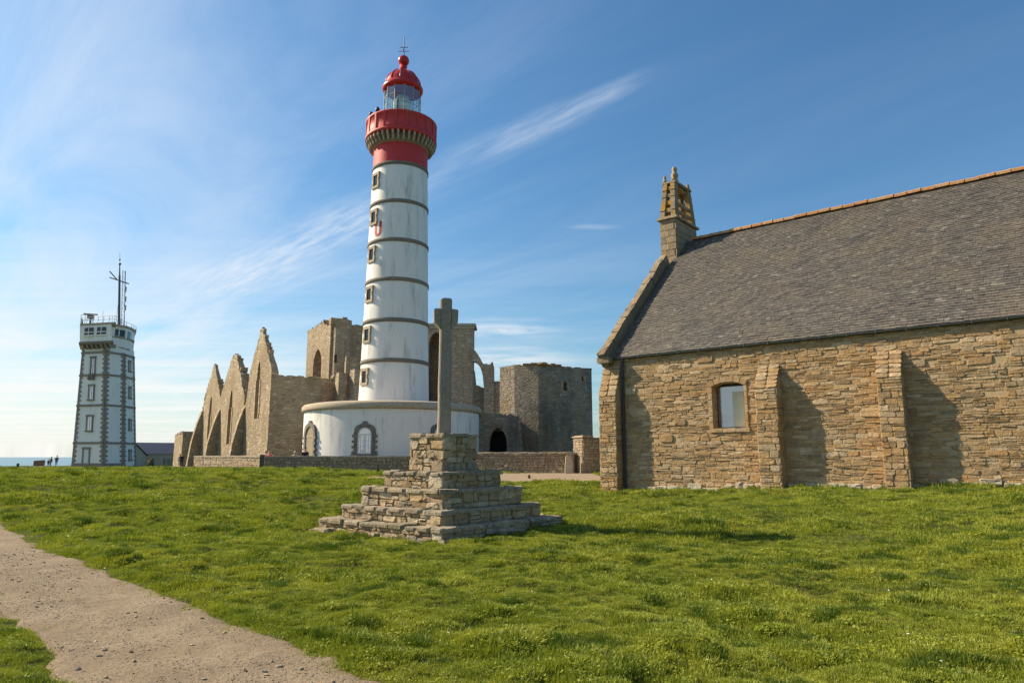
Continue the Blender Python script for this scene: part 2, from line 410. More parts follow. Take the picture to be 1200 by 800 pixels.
M['coping'] = stone_mat('coping_stone', [(.25, .195, .13), (.29, .225, .145), (.21, .17, .12)], lich=.2, bump=.6, orange=.1)
# slates
def slate_mat():
    m, q, out = newmat('roof_slate'); geo = q.n('ShaderNodeNewGeometry'); pos = geo.outputs['Position']
    c = q.ramp(geo.outputs['Random Per Island'], [(0, (.078, .072, .064)), (.35, (.098, .089, .077)), (.7, (.117, .104, .088)), (.95, (.135, .120, .10)), (1, (.20, .18, .15))])
    n = q.noise(pos, .5, 5, .6)
    c = q.mix(q.sstep(n, .4, .68, 0, .5), c, (.15, .122, .085))
    pc = q.n('ShaderNodeMapping', {0: q.n('ShaderNodeTexCoord').outputs['Object'], 'Rotation': (0, R(35), 0), 'Scale': (.35, 1.6, 1.6)}).outputs[0]
    c = q.mix(q.sstep(q.noise(pc, 1.3, 5, .65), .5, .68, 0, .55), c, (.042, .041, .046))  # near-black slanting streaks put streak shadows into the slate colour
    f = q.math('MULTIPLY_ADD', q.noise(pos, 22, 5, .7), .9, .55)
    c = q.mix(1.0, c, q.n('ShaderNodeCombineXYZ', {0: f, 1: f, 2: f}).outputs[0], 'MULTIPLY')
    c = q.mix(q.sstep(q.noise(pos, 13, 3), .66, .72, 0, .5), c, (.26, .25, .21))
    nm = q.n('ShaderNodeBump', {'Height': q.noise(pos, 30, 5, .7), 'Strength': .5, 'Distance': .02}).outputs[0]
    bsdf(q, out, c, .62, nm, 0, .35); return m
M['slate'] = slate_mat()
M['ridge'] = stone_mat('ridge_tile_clay', [(.42, .21, .10), (.36, .17, .08), (.46, .27, .14), (.38, .22, .11)], dirt=(.25, .16, .06), lich=.5, bump=.4, orange=.35)
M['zinc'] = simple('weathered_zinc', (.10, .115, .12), .45, .35, .25, 3, .1)
M['zincd'] = simple('dark_pipe', (.035, .04, .05), .5, .2, .2)
M['dark'] = simple('interior_shade', (.012, .011, .010), .9, 0, .2)  # near-black that paints the shade inside openings
M['frame_dark'] = simple('dark_window_frame', (.03, .03, .03), .5)
M['white_trim'] = simple('white_painted_wood', (.72, .72, .70), .5, 0, .06)
def glass_mat(name, tint, rough=.05, dark=(.02, .025, .03), mixf=.55):
    m, q, out = newmat(name)
    nz = q.noise(q.n('ShaderNodeNewGeometry').outputs['Position'], 1.5, 2)
    nm = q.n('ShaderNodeBump', {'Height': nz, 'Strength': .15, 'Distance': .1}).outputs[0]
    g1 = q.n('ShaderNodeBsdfGlossy', {'Color': (*tint, 1), 'Roughness': rough, 'Normal': nm})
    d = q.n('ShaderNodeBsdfDiffuse', {'Color': (*dark, 1)})
    mx = q.n('ShaderNodeMixShader', {0: mixf, 1: d.outputs[0], 2: g1.outputs[0]})
    q.link(mx.outputs[0], out.inputs[0]); return m
M['pane'] = glass_mat('window_glass', (.8, .85, .9), .08, (.03, .035, .04), .45)
M['pane_dark'] = glass_mat('dark_window_glass', (.7, .75, .8), .08, (.015, .017, .02), .3)
M['pane_grey'] = glass_mat('grey_window_glass', (.75, .8, .85), .16, (.11, .125, .13), .36)  # blue-grey base colour under a partial gloss
M['blind'] = simple('pale_blind', (.55, .55, .42), .8, 0, .1)
M['wallmass'] = masonry('rubble_masonry', TAN, .45, .16, (.28, .22, .14), .08)
TANST = StoneSet('rubble_stone', M['stone'], 24, rough=.10, inset=.9)
QST = StoneSet('dressed_block', M['quoin'], 8, rough=.03, inset=.95, blocky=True)

# ================================================================== CHAPEL
C = frame((4.07, 28, 0), (.772, -.636, 0))
LEN = 20.5; EAVE = 5.62; G = 7.06; RIDGE = 12.3; WT = .8
ch = empty('chapel', C @ Vector((LEN / 2, G, .3)), 0, 'long tan rubble chapel with grey slate roof and openwork bell gable', 'chapel')
WIN = (4.33, 5.53, 2.62, 4.26)   # t0,t1,z0,z1
mb = MB()
def wbox(x0, x1, z0, z1, y0=0, y1=WT): mb.box(C, x0, y0, z0, x1 - x0, y1 - y0, z1 - z0)
wbox(-.1, WIN[0], -.6, EAVE); wbox(WIN[1], LEN, -.6, EAVE); wbox(WIN[0], WIN[1], -.6, WIN[2]); wbox(WIN[0], WIN[1], WIN[3], EAVE)
wall = mb.build('wall', M['mortar'], ch)
# gable end walls (left one carries the bell gable), back wall
mb = MB()
gp = [(0, -.6), (2 * G, -.6), (2 * G, EAVE), (G, RIDGE - .25), (0, EAVE)]
GM = frame(C @ Vector((-.1, 0, 0)), C.to_3x3() @ Vector((0, 1, 0)))   # x along depth; its y points to -t
def gable(t0, t1):
    a = [C @ Vector((t0, max(x, .003) if x < G else min(x, 2 * G - .003), z)) for x, z in gp]; b = [C @ Vector((t1, max(x, .003) if x < G else min(x, 2 * G - .003), z)) for x, z in gp]
    mb.hexa(a, b)
gable(-.097, .6); gable(LEN - .6, LEN - .003)
mb.build('gable_wall', M['wallmass'], ch)
mb = MB(); mb.box(C, .6, 2 * G - WT, -.6, LEN - 1.2, WT - .01, EAVE + .6); mb.build('back_wall', M['wallmass'], ch)
# wall stones
BUT = [(-.29, .5, 4.0), (6.1, 6.84, 3.93), (9.93, 10.62, 4.02)]       # t0,t1,height of the vertical face
BTOP = [5.35, 4.78, 4.92]
gw = [gz(*(C @ Vector((t, 0, 0))).xy) for t in np.linspace(0, LEN, 42)]
def gbase(t): return gw[int(min(max(t / LEN * 41, 0), 41))]
def okwall(x0, x1, z0, z1):
    if z1 < gbase((x0 + x1) / 2) - .08: return False
    return True
WH = [(WIN[0] - .15, WIN[1] + .11, WIN[2] - .145, WIN[3] + .17)] + [(a, b, -1, h) for a, b, h in BUT]
lst = rubble(LEN, EAVE - .02, (.065, .17), (.2, .72), .010, okwall, split=.86, holes=WH)
lst = [s for s in lst if random.random() > .03]
big = []
for k_ in range(34):
    bx_, bz_, bw_, bh_ = random.uniform(.6, LEN - 1), random.uniform(.6, EAVE - .4), random.uniform(.34, .62), random.uniform(.2, .32)
    if all(not (bx_ + bw_ / 2 > h[0] and bx_ - bw_ / 2 < h[1] and bz_ + bh_ / 2 > h[2] and bz_ - bh_ / 2 < h[3]) for h in WH) and all(abs(bx_ - q[0]) > .7 or abs(bz_ - q[1]) > .4 for q in big): big.append((bx_, bz_, bw_, bh_))
lst = [s for s in lst if all(abs(s[0] - q[0]) > (s[2] + q[2]) / 2 - .06 or abs(s[1] - q[1]) > (s[3] + q[3]) / 2 - .03 for q in big)]
TANST.lay(wall, on_wall(C, wavy(lst), (.004, .034), .035) + on_wall(C, wavy(big), (.03, .05), .02), 300)
# foundation course of pale boulders
bl = []; x = -.3
while x < LEN:
    w = random.uniform(.25, .6); h = random.uniform(.14, .24); zb = gbase(x) + .03
    bl.append((x + w / 2, zb + h / 2 - .05, w - .02, h)); x += w
M['footing'] = stone_mat('footing_stone', [(.50, .44, .34), (.42, .36, .27), (.56, .50, .40)], lich=.5, moss=.15)
FST = StoneSet('footing_stone', M['footing'], 8)
FST.lay(wall, on_wall(C, bl, (.09, .16)), 60, 'footing_stone', 'footing_stones')
# buttresses
for (a, b, h), tp in zip(BUT, BTOP):
    d = .5
    mb = MB(); Bm = C @ Matrix.Rotation(0, 4, 'Z')
    prof = [(0, -.6), (0, tp), (-d + .02, h), (-d + .02, -.6)]      # (y,z)
    mb.hexa([C @ Vector((a + .02, y, z)) for y, z in prof], [C @ Vector((b - .02, y, z)) for y, z in prof])
    bt = mb.build('buttress', M['mortar'], ch)
    gb = gbase(max(a, 0))
    items = []; z = gb - .1
    FR = C @ Matrix.Translation((a, -d + .02, 0))
    Rr = frame(C @ Vector((b - .02, -d, 0)), C.to_3x3() @ Vector((0, 1, 0)))
    Rl = frame(C @ Vector((a + .02, .0, 0)), C.to_3x3() @ Vector((0, -1, 0)))
    while z < h - .02:
        hh = min(random.choice((.16, .2, .26, .3, .36)), h - z); w = b - a
        if h - z - hh < .1: hh = h - z
        items += on_wall(Rr, [(d / 2 + .0, z + hh / 2, d - .012, hh - .014)], (.015, .035), .008)
        items += on_wall(Rl, [(d / 2, z + hh / 2, d - .012, hh - .014)], (.015, .035), .008)
        z += hh
    fl = [(x, zq + gb - .1, w_, h_) for x, zq, w_, h_ in rubble(b - a, h - gb + .1, (.10, .26), (.25, .7), .012, None, random, .8)]
    TANST.lay(bt, on_wall(FR, fl, (.02, .05), .02), 60, 'stone', 'front_stones')
    QST.lay(bt, items, 60, 'stone', 'side_stones')
    # sloped weathering slabs
    n = 6; sl = Vector((0, d, tp - h)); L = sl.length; ux = C.to_3x3() @ Vector((1, 0, 0)); uz = (C.to_3x3() @ sl).normalized()
    for i in range(n):
        F = frame(C @ Vector((a - .02, -d, h)) + uz * (L * i / n), ux, uz)
        for j in range(2):
            ww = (b - a + .04) / 2
            link_mesh('weathering_slab', random.choice(TANST.me), bt, F @ Matrix.Translation((ww * (j + .5), .02, L / n / 2)) @ Matrix.Diagonal((ww - .012, .06 + random.uniform(-.02, .015), L / n - .01, 1)))
# window: arched lintel, jambs, sill, recessed pane
x0, x1, z0, z1 = WIN; w = x1 - x0
wn = empty('window', C @ Vector((x0, 0, z0))); wn.parent = ch; wn.matrix_basis = mw(ch).inverted() @ mw(wn)
items = []
nA = 6; rise = .2
for i in range(nA):      # segmental arch voussoirs over the opening
    xa = x0 - .16 + (w + .28) * i / nA; xb = x0 - .16 + (w + .28) * (i + 1) / nA; xm = (xa + xb) / 2
    k = 1 - ((xm - (x0 + x1) / 2) / (w / 2 + .14)) ** 2; zt = z1 - .16 + rise * k
    F = C @ Matrix.Translation((xm, .0, zt + .1)) @ Matrix.Rotation((xm - (x0 + x1) / 2) * -.0 + (xm - (x0 + x1) / 2) * .62, 4, 'Y')
    link_mesh('arch_stone', random.choice(QST.me), wn, F @ Matrix.Diagonal((xb - xa - .006, .05, .2, 1)))
mb = MB()       # arch soffit fill: rounded corners of the head
pts = [(x0, z1 + .12)] + [(x0 + w * i / 12, z1 - .17 + rise * (1 - ((i / 12 - .5) / .57) ** 2)) for i in range(13)] + [(x1, z1 + .12)]
for p, q_ in zip(pts[1:-1], pts[2:-1]):
    mb.hexa([C @ Vector((p[0], .004, p[1])), C @ Vector((q_[0], .004, q_[1])), C @ Vector((q_[0], .5, q_[1])), C @ Vector((p[0], .5, p[1]))],
            [C @ Vector((p[0], .004, z1 + .05)), C @ Vector((q_[0], .004, z1 + .05)), C @ Vector((q_[0], .5, z1 + .05)), C @ Vector((p[0], .5, z1 + .05))])
mb.build('soffit', M['quoin'], wn)
for side, xs in ((0, x0 - .075), (1, x1 + .055)):
    z = z0
    while z < z1 - .1:
        hh = min(random.uniform(.2, .34), z1 - .1 - z)
        link_mesh('jamb_stone', random.choice(QST.me), wn, C @ Matrix.Translation((xs, 0, z + hh / 2)) @ Matrix.Diagonal((.15 if side == 0 else .11, .045, hh - .01, 1)))
        z += hh
Rj = frame(C @ Vector((x0, 0, 0)), C.to_3x3() @ Vector((0, 1, 0)))
Rj2 = frame(C @ Vector((x0, .5, 0)), C.to_3x3() @ Vector((0, -1, 0)))
z = z0
while z < z1 - .12:          # left reveal stones
    hh = min(random.uniform(.14, .28), z1 - .12 - z)
    link_mesh('reveal_stone', random.choice(QST.me), wn, frame(C @ Vector((x0 + .0, .22, z + hh / 2)), C.to_3x3() @ Vector((0, 1, 0))) @ Matrix.Diagonal((.42, -.0 + .03, hh - .012, 1)))
    z += hh
for i in range(3):
    ww = (w + .3) / 3
    link_mesh('sill_stone', random.choice(QST.me), wn, C @ Matrix.Translation((x0 - .1 + ww * (i + .5) - .05, .05, z0 - .07)) @ Matrix.Diagonal((ww - .01, .12, .15, 1)))
mb = MB()
FY = .34
for a_, b_, c_, d_ in ((x0, x0 + .05, z0, z1), (x1 - .045, x1, z0, z1), (x0 + .05, x1 - .045, z0, z0 + .05), (x0 + .05, x1 - .045, z1 - .1, z1 + .04)):
    mb.box(C, a_, FY, c_, b_ - a_, .05, d_ - c_)
mb.build('window_frame', M['frame_dark'], wn)
mb = MB(); mb.box(C, x0 + .05, FY + .02, z0 + .05, w - .095, .008, z1 - z0 - .1); mb.build('pane', M['pane_grey'], wn)
mb = MB(); mb.box(C, x0 + .62, FY + .006, z0 + .05, .42, .006, z1 - z0 - .35); mb.build('blind', M['blind'], wn)
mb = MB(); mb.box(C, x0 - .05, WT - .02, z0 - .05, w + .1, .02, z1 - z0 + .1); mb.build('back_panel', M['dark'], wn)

# roof
RS = Vector((0, G + .10, RIDGE - EAVE + .03)); rs_len = RS.length; ru = RS.normalized()
RF = frame(C @ Vector((0, -.10, EAVE - .03)), C.to_3x3() @ Vector((1, 0, 0)), C.to_3x3() @ ru)  # outward = -y
mb = MB(); mb.box(RF, .15, .0, 0, LEN + .2, .14, rs_len); rf = mb.build('roof', M['slate'], ch)
RB = frame(C @ Vector((LEN + .35, 2 * G + .10, EAVE - .03)), C.to_3x3() @ Vector((-1, 0, 0)), C.to_3x3() @ Vector((0, -RS.y, RS.z)).normalized())
mb = MB(); mb.box(RB, 0, .0, 0, LEN + .2, .14, rs_len - .1); mb.build('back_roof', M['slate'], ch)
V = []; F = []; b = 0; nrow = 66; ex = rs_len / nrow
Iv = np.array(mw(rf).inverted() @ RF); r = 0
base = np.array([(0, -1, 0), (1, -1, 0), (1, -1, 1), (0, -1, 1), (0, 0, 0), (1, 0, 0), (1, 0, 1), (0, 0, 1)], float)
for r in range(nrow):
    x = .22 - random.uniform(0, .2)
    wv = .17
    while x < LEN + .3:
        w_ = wv * random.uniform(.8, 1.2); xx = max(x, .2)
        zoff = random.uniform(-.012, .012); lift = random.uniform(.012, .028); th = .010
        if random.random() < .012: zoff -= .03; lift += .012
        s = base.copy()
        s[:, 0] = xx + s[:, 0] * (x + w_ - xx - .006)
        z = r * ex + zoff; zt = min(z + ex * 1.55, rs_len - .02)
        s[:, 2] = z + s[:, 2] * (zt - z)
        y0 = -lift; s[:, 1] = np.where(base[:, 2] == 0, np.where(base[:, 1] == -1, y0 - th, y0), np.where(base[:, 1] == -1, -.004, .004))
        s[0, 2] += random.uniform(0, .015); s[1, 2] += random.uniform(0, .015); s[4, 2] = s[0, 2]; s[5, 2] = s[1, 2]
        V.append(s @ Iv[:3, :3].T + Iv[:3, 3]); F += [[b + i for i in f] for f in ((0, 1, 2, 3), (0, 4, 5, 1), (1, 5, 6, 2), (3, 7, 4, 0))]; b += 8
        x += w_
me = bpy.data.meshes.new('slates'); me.from_pydata(np.vstack(V).tolist(), [], F); me.materials.append(M['slate']); me.update()
link_mesh('slates', me, rf, mw(rf))['kind'] = 'stuff'
# ridge tiles
pr = []; n = 8
def ridge_proto():
    vs = []; fs = []
    for x_, k in ((0, 1.0), (.42, 1.0), (.42, 1.13), (.5, 1.13)):
        for i in range(n + 1):
            a = math.pi * i / n; vs.append((x_, -.14 * k * math.cos(a), .02 + .10 * k * math.sin(a) - (.06 if i in (0, n) else 0)))
    for j in range(3):
        for i in range(n): fs.append((j * (n + 1) + i, j * (n + 1) + i + 1, (j + 1) * (n + 1) + i + 1, (j + 1) * (n + 1) + i))
    fs.append(tuple(range(n, -1, -1))); fs.append(tuple(3 * (n + 1) + i for i in range(n + 1)))
    return proto_mesh('ridge_tile', vs, fs, M['ridge'])
rm = ridge_proto(); x = .7
while x < LEN:
    link_mesh('ridge_tile', rm, rf, C @ Matrix.Translation((x, G, RIDGE + .05 + random.uniform(-.012, .012))) @ Matrix.Rotation(random.uniform(-.02, .02), 4, 'Y') @ Matrix.Rotation(random.uniform(-.02, .02), 4, 'Z')); x += .5
# gable coping, one stone after another
KS = Vector((0, G - 1.2, (RIDGE - EAVE) * (G - 1.2) / G)); kl = KS.length; n = 15
KF = frame(C @ Vector((-.34, -.42, EAVE - .1)), C.to_3x3() @ Vector((1, 0, 0)), C.to_3x3() @ KS.normalized())
CST = StoneSet('coping_stone', M['coping'], 6, rough=.02, inset=.97, blocky=True)
for i in range(n):
    l = (kl + .15) / n
    T = KF @ Matrix.Translation((.21 + random.uniform(-.015, .015), .22, l * (i + .5)))
    link_mesh('coping_stone', random.choice(CST.me), ch, T @ Matrix.Diagonal((.33 + random.uniform(-.015, .015), .46 + random.uniform(-.02, .03), l - .008, 1)))
mb = MB(); mb.box(KF, .06, -.06, .05, .30, .5, kl); mb.build('coping_core', M['coping'], ch)
# kneeler stone at the eave
link_mesh('kneeler', random.choice(CST.me), ch, C @ Matrix.Translation((-.08, -.1, EAVE - .12)) @ Matrix.Diagonal((.56, .38, .26, 1)))
# back slope coping
KB = frame(C @ Vector((-.34 + .54, 2 * G + .42, EAVE - .1)), C.to_3x3() @ Vector((-1, 0, 0)), C.to_3x3() @ Vector((0, -KS.y, KS.z)).normalized())
mb = MB(); mb.box(KB, 0, -.3, 0, .54, .5, kl); mb.build('back_coping', M['coping'], ch)
# gutter: half round, with brackets, and the downpipe
mb = MB(); gy, gzz = -.115, EAVE - .045; ng = 8
pf = [(gy + .062 * math.cos(math.pi + math.pi * i / ng), gzz + .062 * math.sin(math.pi + math.pi * i / ng)) for i in range(ng + 1)]
pi_ = [(gy + .05 * math.cos(math.pi + math.pi * i / ng), gzz + .05 * math.sin(math.pi + math.pi * i / ng)) for i in range(ng, -1, -1)]
ring = pf + pi_
for t0_, t1_ in ((.12, LEN + .3),):
    A = [C @ Vector((t0_, y, z)) for y, z in ring]; B = [C @ Vector((t1_, y, z)) for y, z in ring]; k = len(ring)
    mb.add(A + B, [(i, (i + 1) % k, k + (i + 1) % k, k + i) for i in range(k)])
gt = mb.build('gutter', M['zinc'], ch)
x = .5; mb = MB(); 
mb.box(C, 0, gy - .072, gzz - .072, .022, .11, .09); 
pv = [C.inverted() @ p for p in mb.v]
bm_ = proto_mesh('gutter_bracket', [tuple(p) for p in pv], mb.f, M['zinc'])
while x < LEN: link_mesh('gutter_bracket', bm_, gt, C @ Matrix.Translation((x, 0, 0))); x += .86
mb = MB(); P0 = C @ Vector((.62, -.11, gbase(.6) - .05)); mb.tube(P0, C @ Vector((.62, -.11, EAVE - .3)), .05, 10)
mb.tube(C @ Vector((.62, -.11, EAVE - .3)), C @ Vector((.62, gy, gzz - .06)), .05, 10); mb.build('downpipe', M['zincd'], ch)

# ---- bell gable
bc = empty('bell_gable', C @ Vector((-.05, G, RIDGE - 1))); bc.parent = ch; bc.matrix_basis = mw(ch).inverted() @ mw(bc)
bx0, bx1, by0, by1 = -.466, .365, G - 1.2, G + 1.2
BST = StoneSet('ashlar_block', M['bell'], 8, rough=.015, inset=.97, blocky=True)
mb = MB(); mb.box(C, bx0 + .03, by0 + .03, EAVE + 4.6, bx1 - bx0 - .06, by1 - by0 - .06, 13.28 - EAVE - 4.6); sh = mb.build('shaft', M['mortar'], bc)
z = EAVE + 4.7; row = 0
while z < 13.2:
    hh = min(.34, 13.2 - z)
    for (F, L, k) in ((C @ Matrix.Translation((bx0, by0 + .03, 0)), bx1 - bx0, 2), (frame(C @ Vector((bx1 - .03, by0, 0)), C.to_3x3() @ Vector((0, 1, 0))), by1 - by0, 4),
                      (frame(C @ Vector((bx0 + .03, by1, 0)), C.to_3x3() @ Vector((0, -1, 0))), by1 - by0, 4)):
        off = .25 if row % 2 else 0; cs = [0] + [L * (i + 1 - off + random.uniform(-.1, .1)) / k for i in range(k - (0 if off else 1))] + [L]
        for s0, s1 in zip(cs, cs[1:]):
            if s1 - s0 > .1: link_mesh('ashlar_block', random.choice(BST.me), sh, F @ Matrix.Translation(((s0 + s1) / 2, 0, z + hh / 2)) @ Matrix.Diagonal((s1 - s0 - .012, .04, hh - .012, 1)))
    z += hh; row += 1
def ring_slab(name, z, th, over, mat, k=0.0):
    m_ = MB(); m_.box(C, bx0 - over + k * .0, by0 - over + k, z, bx1 - bx0 + 2 * over - k * .0, by1 - by0 + 2 * over - 2 * k, th); return m_.build(name, mat, bc)
ring_slab('cornice', 13.26, .1, .13, M['monslab'])
ring_slab('cornice', 13.36, .05, .06, M['bell'])
# open lantern stage: four tapering corner piers with stepped outer edge, crossbars front and back
zb, zt = 13.41, 15.25; tap = .27
def tp(z): return tap * (z - zb) / (zt - zb)
for cx in (0, 1):
    for cy in (0, 1):
        mb = MB(); nst = 5
        for i in range(nst):
            za = zb + (zt - zb) * i / nst; zc = zb + (zt - zb) * (i + 1) / nst
            def corner(z, grow=0):
                k = tp(z) - grow; pw, pd = .24, .40
                xa = bx0 + k * .35 if cx == 0 else bx1 - k * .35 - pw; ya = by0 + k if cy == 0 else by1 - k - pd
                return [C @ Vector(p) for p in ((xa, ya, z), (xa + pw, ya, z), (xa + pw, ya + pd, z), (xa, ya + pd, z))]
            mb.hexa(corner(za, .0), corner(zc - .004, .0))
            if i and i != 2: 
                k1 = corner(za + .03, .03); k0 = corner(za - .02, .03)
                mb.hexa(k0, k1)
        mb.build('corner_pier', M['belltop'], bc)
for i in range(1, 5):
    z = zb + (zt - zb) * i / 4.6; k = tp(z)
    for fy in (by0 + k + .05, by1 - k - .3):
        mb = MB(); mb.box(C, bx0 + k * .35 + .24, fy, z - .13, bx1 - bx0 - k * .7 - .48, .22, .2); mb.build('crossbar', M['belltop'], bc)
    for xx in (bx0 + k * .35 + .04, bx1 - k * .35 - .2) if i != 3 else ():
        mb = MB(); mb.box(C, xx, by0 + k + .40, z - .1 + .02 * i, .16, by1 - by0 - 2 * k - .80, .12); mb.build('crossbar', M['belltop'] if i > 2 else M['bell'], bc)
mb = MB(); mb.box(C, bx0 + .04, by0 + .26, zt, bx1 - bx0 - .08, by1 - by0 - .52, .09); mb.build('cornice', M['monslab'], bc)
for (px_, py_, hh) in ((bx0 + .16, by0 + .38, .42), (bx0 + .16, by1 - .38, .38), (bx1 - .18, by1 - .4, .36), (bx1 - .18, by0 + .38, .4)):
    mb = MB(); o_ = C @ Vector((px_, py_, zt + .09)); mb.lathe(o_, [(.0, 0), (.12, 0), (.12, .1), (.075, .14), (.085, hh * .7), (.05, hh * .92), (.0, hh)], 8, True); mb.build('finial', M['belltop'], bc)
mb = MB(); o_ = C @ Vector(((bx0 + bx1) / 2, G - .2, zt + .09))
mb.lathe(o_, [(0, 0), (.24, 0), (.2, .22), (.15, .3), (.15, .45), (.2, .52), (.18, .62), (.12, .7), (.12, .82), (.14, .9), (.1, 1.0), (0, 1.03)], 10, True)
mb.build('finial', M['bell'], bc)

# ================================================================== CALVARY MONUMENT
MC = Vector((-1.66, 16.75, 0)); MX = Vector((.772, -.636, 0)); MY = Vector((.636, .772, 0))
mon = empty('calvary_steps', (MC.x, MC.y, gz(MC.x, MC.y)), 0, 'stepped rubble stone pedestal of five rough tiers on the lawn', 'pedestal')
def zat(py, px, P):       # height at which the vertical over P meets picture row py
    b_ = (400 - py) / 800; return EYE + P.y * (ST + b_ * CT) / (CT - b_ * ST)
MSET = StoneSet('rubble_stone', M['monstone'], 24, rough=.11)
SSET = StoneSet('edge_slab', M['monslab'], 8, rough=.04, inset=.93)
def tier(px_l, px_r, py_top, py_bot, px_f, first=False):
    # half side from the picture width of the diagonal
    best = None
    for i in range(50, 320):
        h = i / 100; Lc = MC - MX * h + (-MY) * h * -1; Fc = MC + MX * 0
        front = MC - MY * h + MX * h * 0
        cl = MC - MX * h - MY * h; cr = MC + MX * h - MY * h; c3 = MC + MX * h + MY * h
        # near corner is +X,-Y ; left corner -X,-Y ; right corner +X,+Y
        def pxx(P, py):
            b_ = (400 - py) / 800; return 600 + 800 * P.x / P.y * (CT - b_ * ST)
        wpx = pxx(c3, py_top) - pxx(cl, py_top); e = abs(wpx - (px_r - px_l))
        if best is None or e < best[0]: best = (e, h, cr)
    _, h, near = best
    return h, zat(py_top, 0, near), zat(py_bot, 0, near)
TI = [tier(480, 560, 507.5, 552.5, 518), tier(455, 592, 553, 574, 518), tier(429, 616, 574.5, 599, 520), tier(407, 640, 599.5, 625, 520), tier(382, 659, 625, 634, 521)]
TI[4] = (TI[4][0] + .06, TI[4][1] + .09, TI[4][2])
print('tiers', [(round(a, 2), round(b, 2), round(c, 2)) for a, b, c in TI])
for i, (h, zt_, zb_) in enumerate(TI):
    zb2 = (TI[i + 1][1] if i < 4 else -.35)
    mb = MB(); o = frame(MC, MX)
    hh = h - .05
    mb.box(o, -hh, -hh, zb2 - .02, 2 * hh, 2 * hh, zt_ - zb2 - .02 + .0)
    core = mb.build('tier', M['moncore'], mon)
    H = zt_ - zb2 - (.05 if i else .06); items = []
    slabs = []
    for fx in range(4):
        ang = fx * math.pi / 2; q4 = o @ Matrix.Rotation(ang, 4, 'Z')
        F = q4 @ Matrix.Translation((-h, -h + .05, zb2))
        if i == 0: l = rubble(2 * h, H, (.10, .2), (.14, .42), .014, None, random, .6)
        elif i == 4: l = rubble(2 * h, H, (.09, .16), (.2, .5), .014, None, random, .5); 
        else: l = rubble(2 * h, H, (.10, .2), (.15, .48), .014, None, random, .65)
        # big corner stones
        l = [s for s in l if not (s[0] > 2 * h - .28 or s[0] < .26)]
        z = 0
        while z < H - .02:
            ch_ = min(random.uniform(.2, .34), H - z)
            if H - z - ch_ < .08: ch_ = H - z
            wq = random.uniform(.3, .44); wl = random.uniform(.26, .34)
            l.append((2 * h - wq / 2, z + ch_ / 2, wq - .012, ch_ - .014)); l.append((wl / 2, z + ch_ / 2, wl - .012, ch_ - .014)); z += ch_
        items += on_wall(F, l, (.03, .075), .05)
        # flat slabs along the edge of the tread
        if True:
            x = -h - .03
            while x < h:
                ww = random.uniform(.3, .62); x1_ = min(x + ww, h + .03)
                if x1_ - x < .12: break
                dep = random.uniform(.34, .48) if i else random.uniform(.3, .5)
                T = q4 @ Matrix.Translation(((x + x1_) / 2, -h + dep / 2 - .04, zt_ - .055 + random.uniform(-.012, .008))) @ Matrix.Rotation(random.uniform(-.03, .03), 4, 'X') @ Matrix.Rotation(-math.pi / 2, 4, 'X')
                slabs.append(T @ Matrix.Rotation(random.uniform(-.04, .04), 4, 'Y') @ Matrix.Diagonal((x1_ - x - .015, random.uniform(.045, .075), dep, 1)))
                x = x1_
    MSET.lay(core, items, 75, 'stone', 'rubble_stones')
    SSET.lay(core, slabs, 40, 'edge_slab', 'edge_slabs')
    # treads: more flags inside the rim
    if i:
        tr = []; x = -h + .3
        hi = TI[i - 1][0]
        for k in range(26):
            a_ = random.uniform(-h + .3, h - .3); e_ = random.uniform(hi - .1, h - .25); sd_ = random.choice((0, 1, 2, 3))
            T = (o @ Matrix.Rotation(sd_ * math.pi / 2, 4, 'Z')) @ Matrix.Translation((a_, -e_, zt_ - .065)) @ Matrix.Rotation(-math.pi / 2, 4, 'X')
            tr.append(T @ Matrix.Diagonal((random.uniform(.25, .5), .05 + random.uniform(0, .02), random.uniform(.25, .4), 1)))
        SSET.lay(core, tr, 10, 'tread_slab', 'tread_slabs')
# rough tilted flags spilling at the foot
ft = []
for k in range(40):
    sd_ = k % 4; h = TI[4][0]; a_ = random.uniform(-h, h)
    P_ = (frame(MC, MX) @ Matrix.Rotation(sd_ * math.pi / 2, 4, 'Z')) @ Vector((a_, -h - random.uniform(-.05, .12), 0))
    T = Matrix.Translation((P_.x, P_.y, gz(P_.x, P_.y) + .03)) @ Matrix.Rotation(math.atan2(MX.y, MX.x) + sd_ * math.pi / 2, 4, 'Z') @ Matrix.Rotation(-math.pi / 2 + random.uniform(-.2, .1), 4, 'X')
    ft.append(T @ Matrix.Diagonal((random.uniform(.25, .6), .07, random.uniform(.2, .35), 1)))
SSET.lay(core, ft, 40, 'foot_slab', 'foot_slabs')

# stone cross on the pedestal
zc0 = TI[0][1] - .03; XC = MC.copy()
cr = empty('stone_cross', (XC.x, XC.y, zc0), 0, 'tall weathered granite cross with stubby arms standing on the stepped pedestal', 'cross')
ztop = zat(350, 0, XC); print('cross', zc0, ztop)
CX = frame((XC.x, XC.y, 0), (math.cos(R(13)), math.sin(R(13)), 0))
def lerp_sec(secs, name):
    m_ = MB()
    for (z0_, w0, d0_, x0_), (z1_, w1, d1_, x1_) in zip(secs, secs[1:]):
        def s_(z, w, d, x):
            c = .03; return [CX @ Vector(p) for p in ((x - w + c, -d, z), (x + w - c, -d, z), (x + w, -d + c, z), (x + w, d - c, z), (x + w - c, d, z), (x - w + c, d, z), (x - w, d - c, z), (x - w, -d + c, z))]
        m_.hexa(s_(z0_, w0, d0_, x0_), s_(z1_, w1, d1_, x1_))
    return m_.build(name, M['cross'], cr)
za = zat(385, 0, XC); zb_ = zat(361, 0, XC)
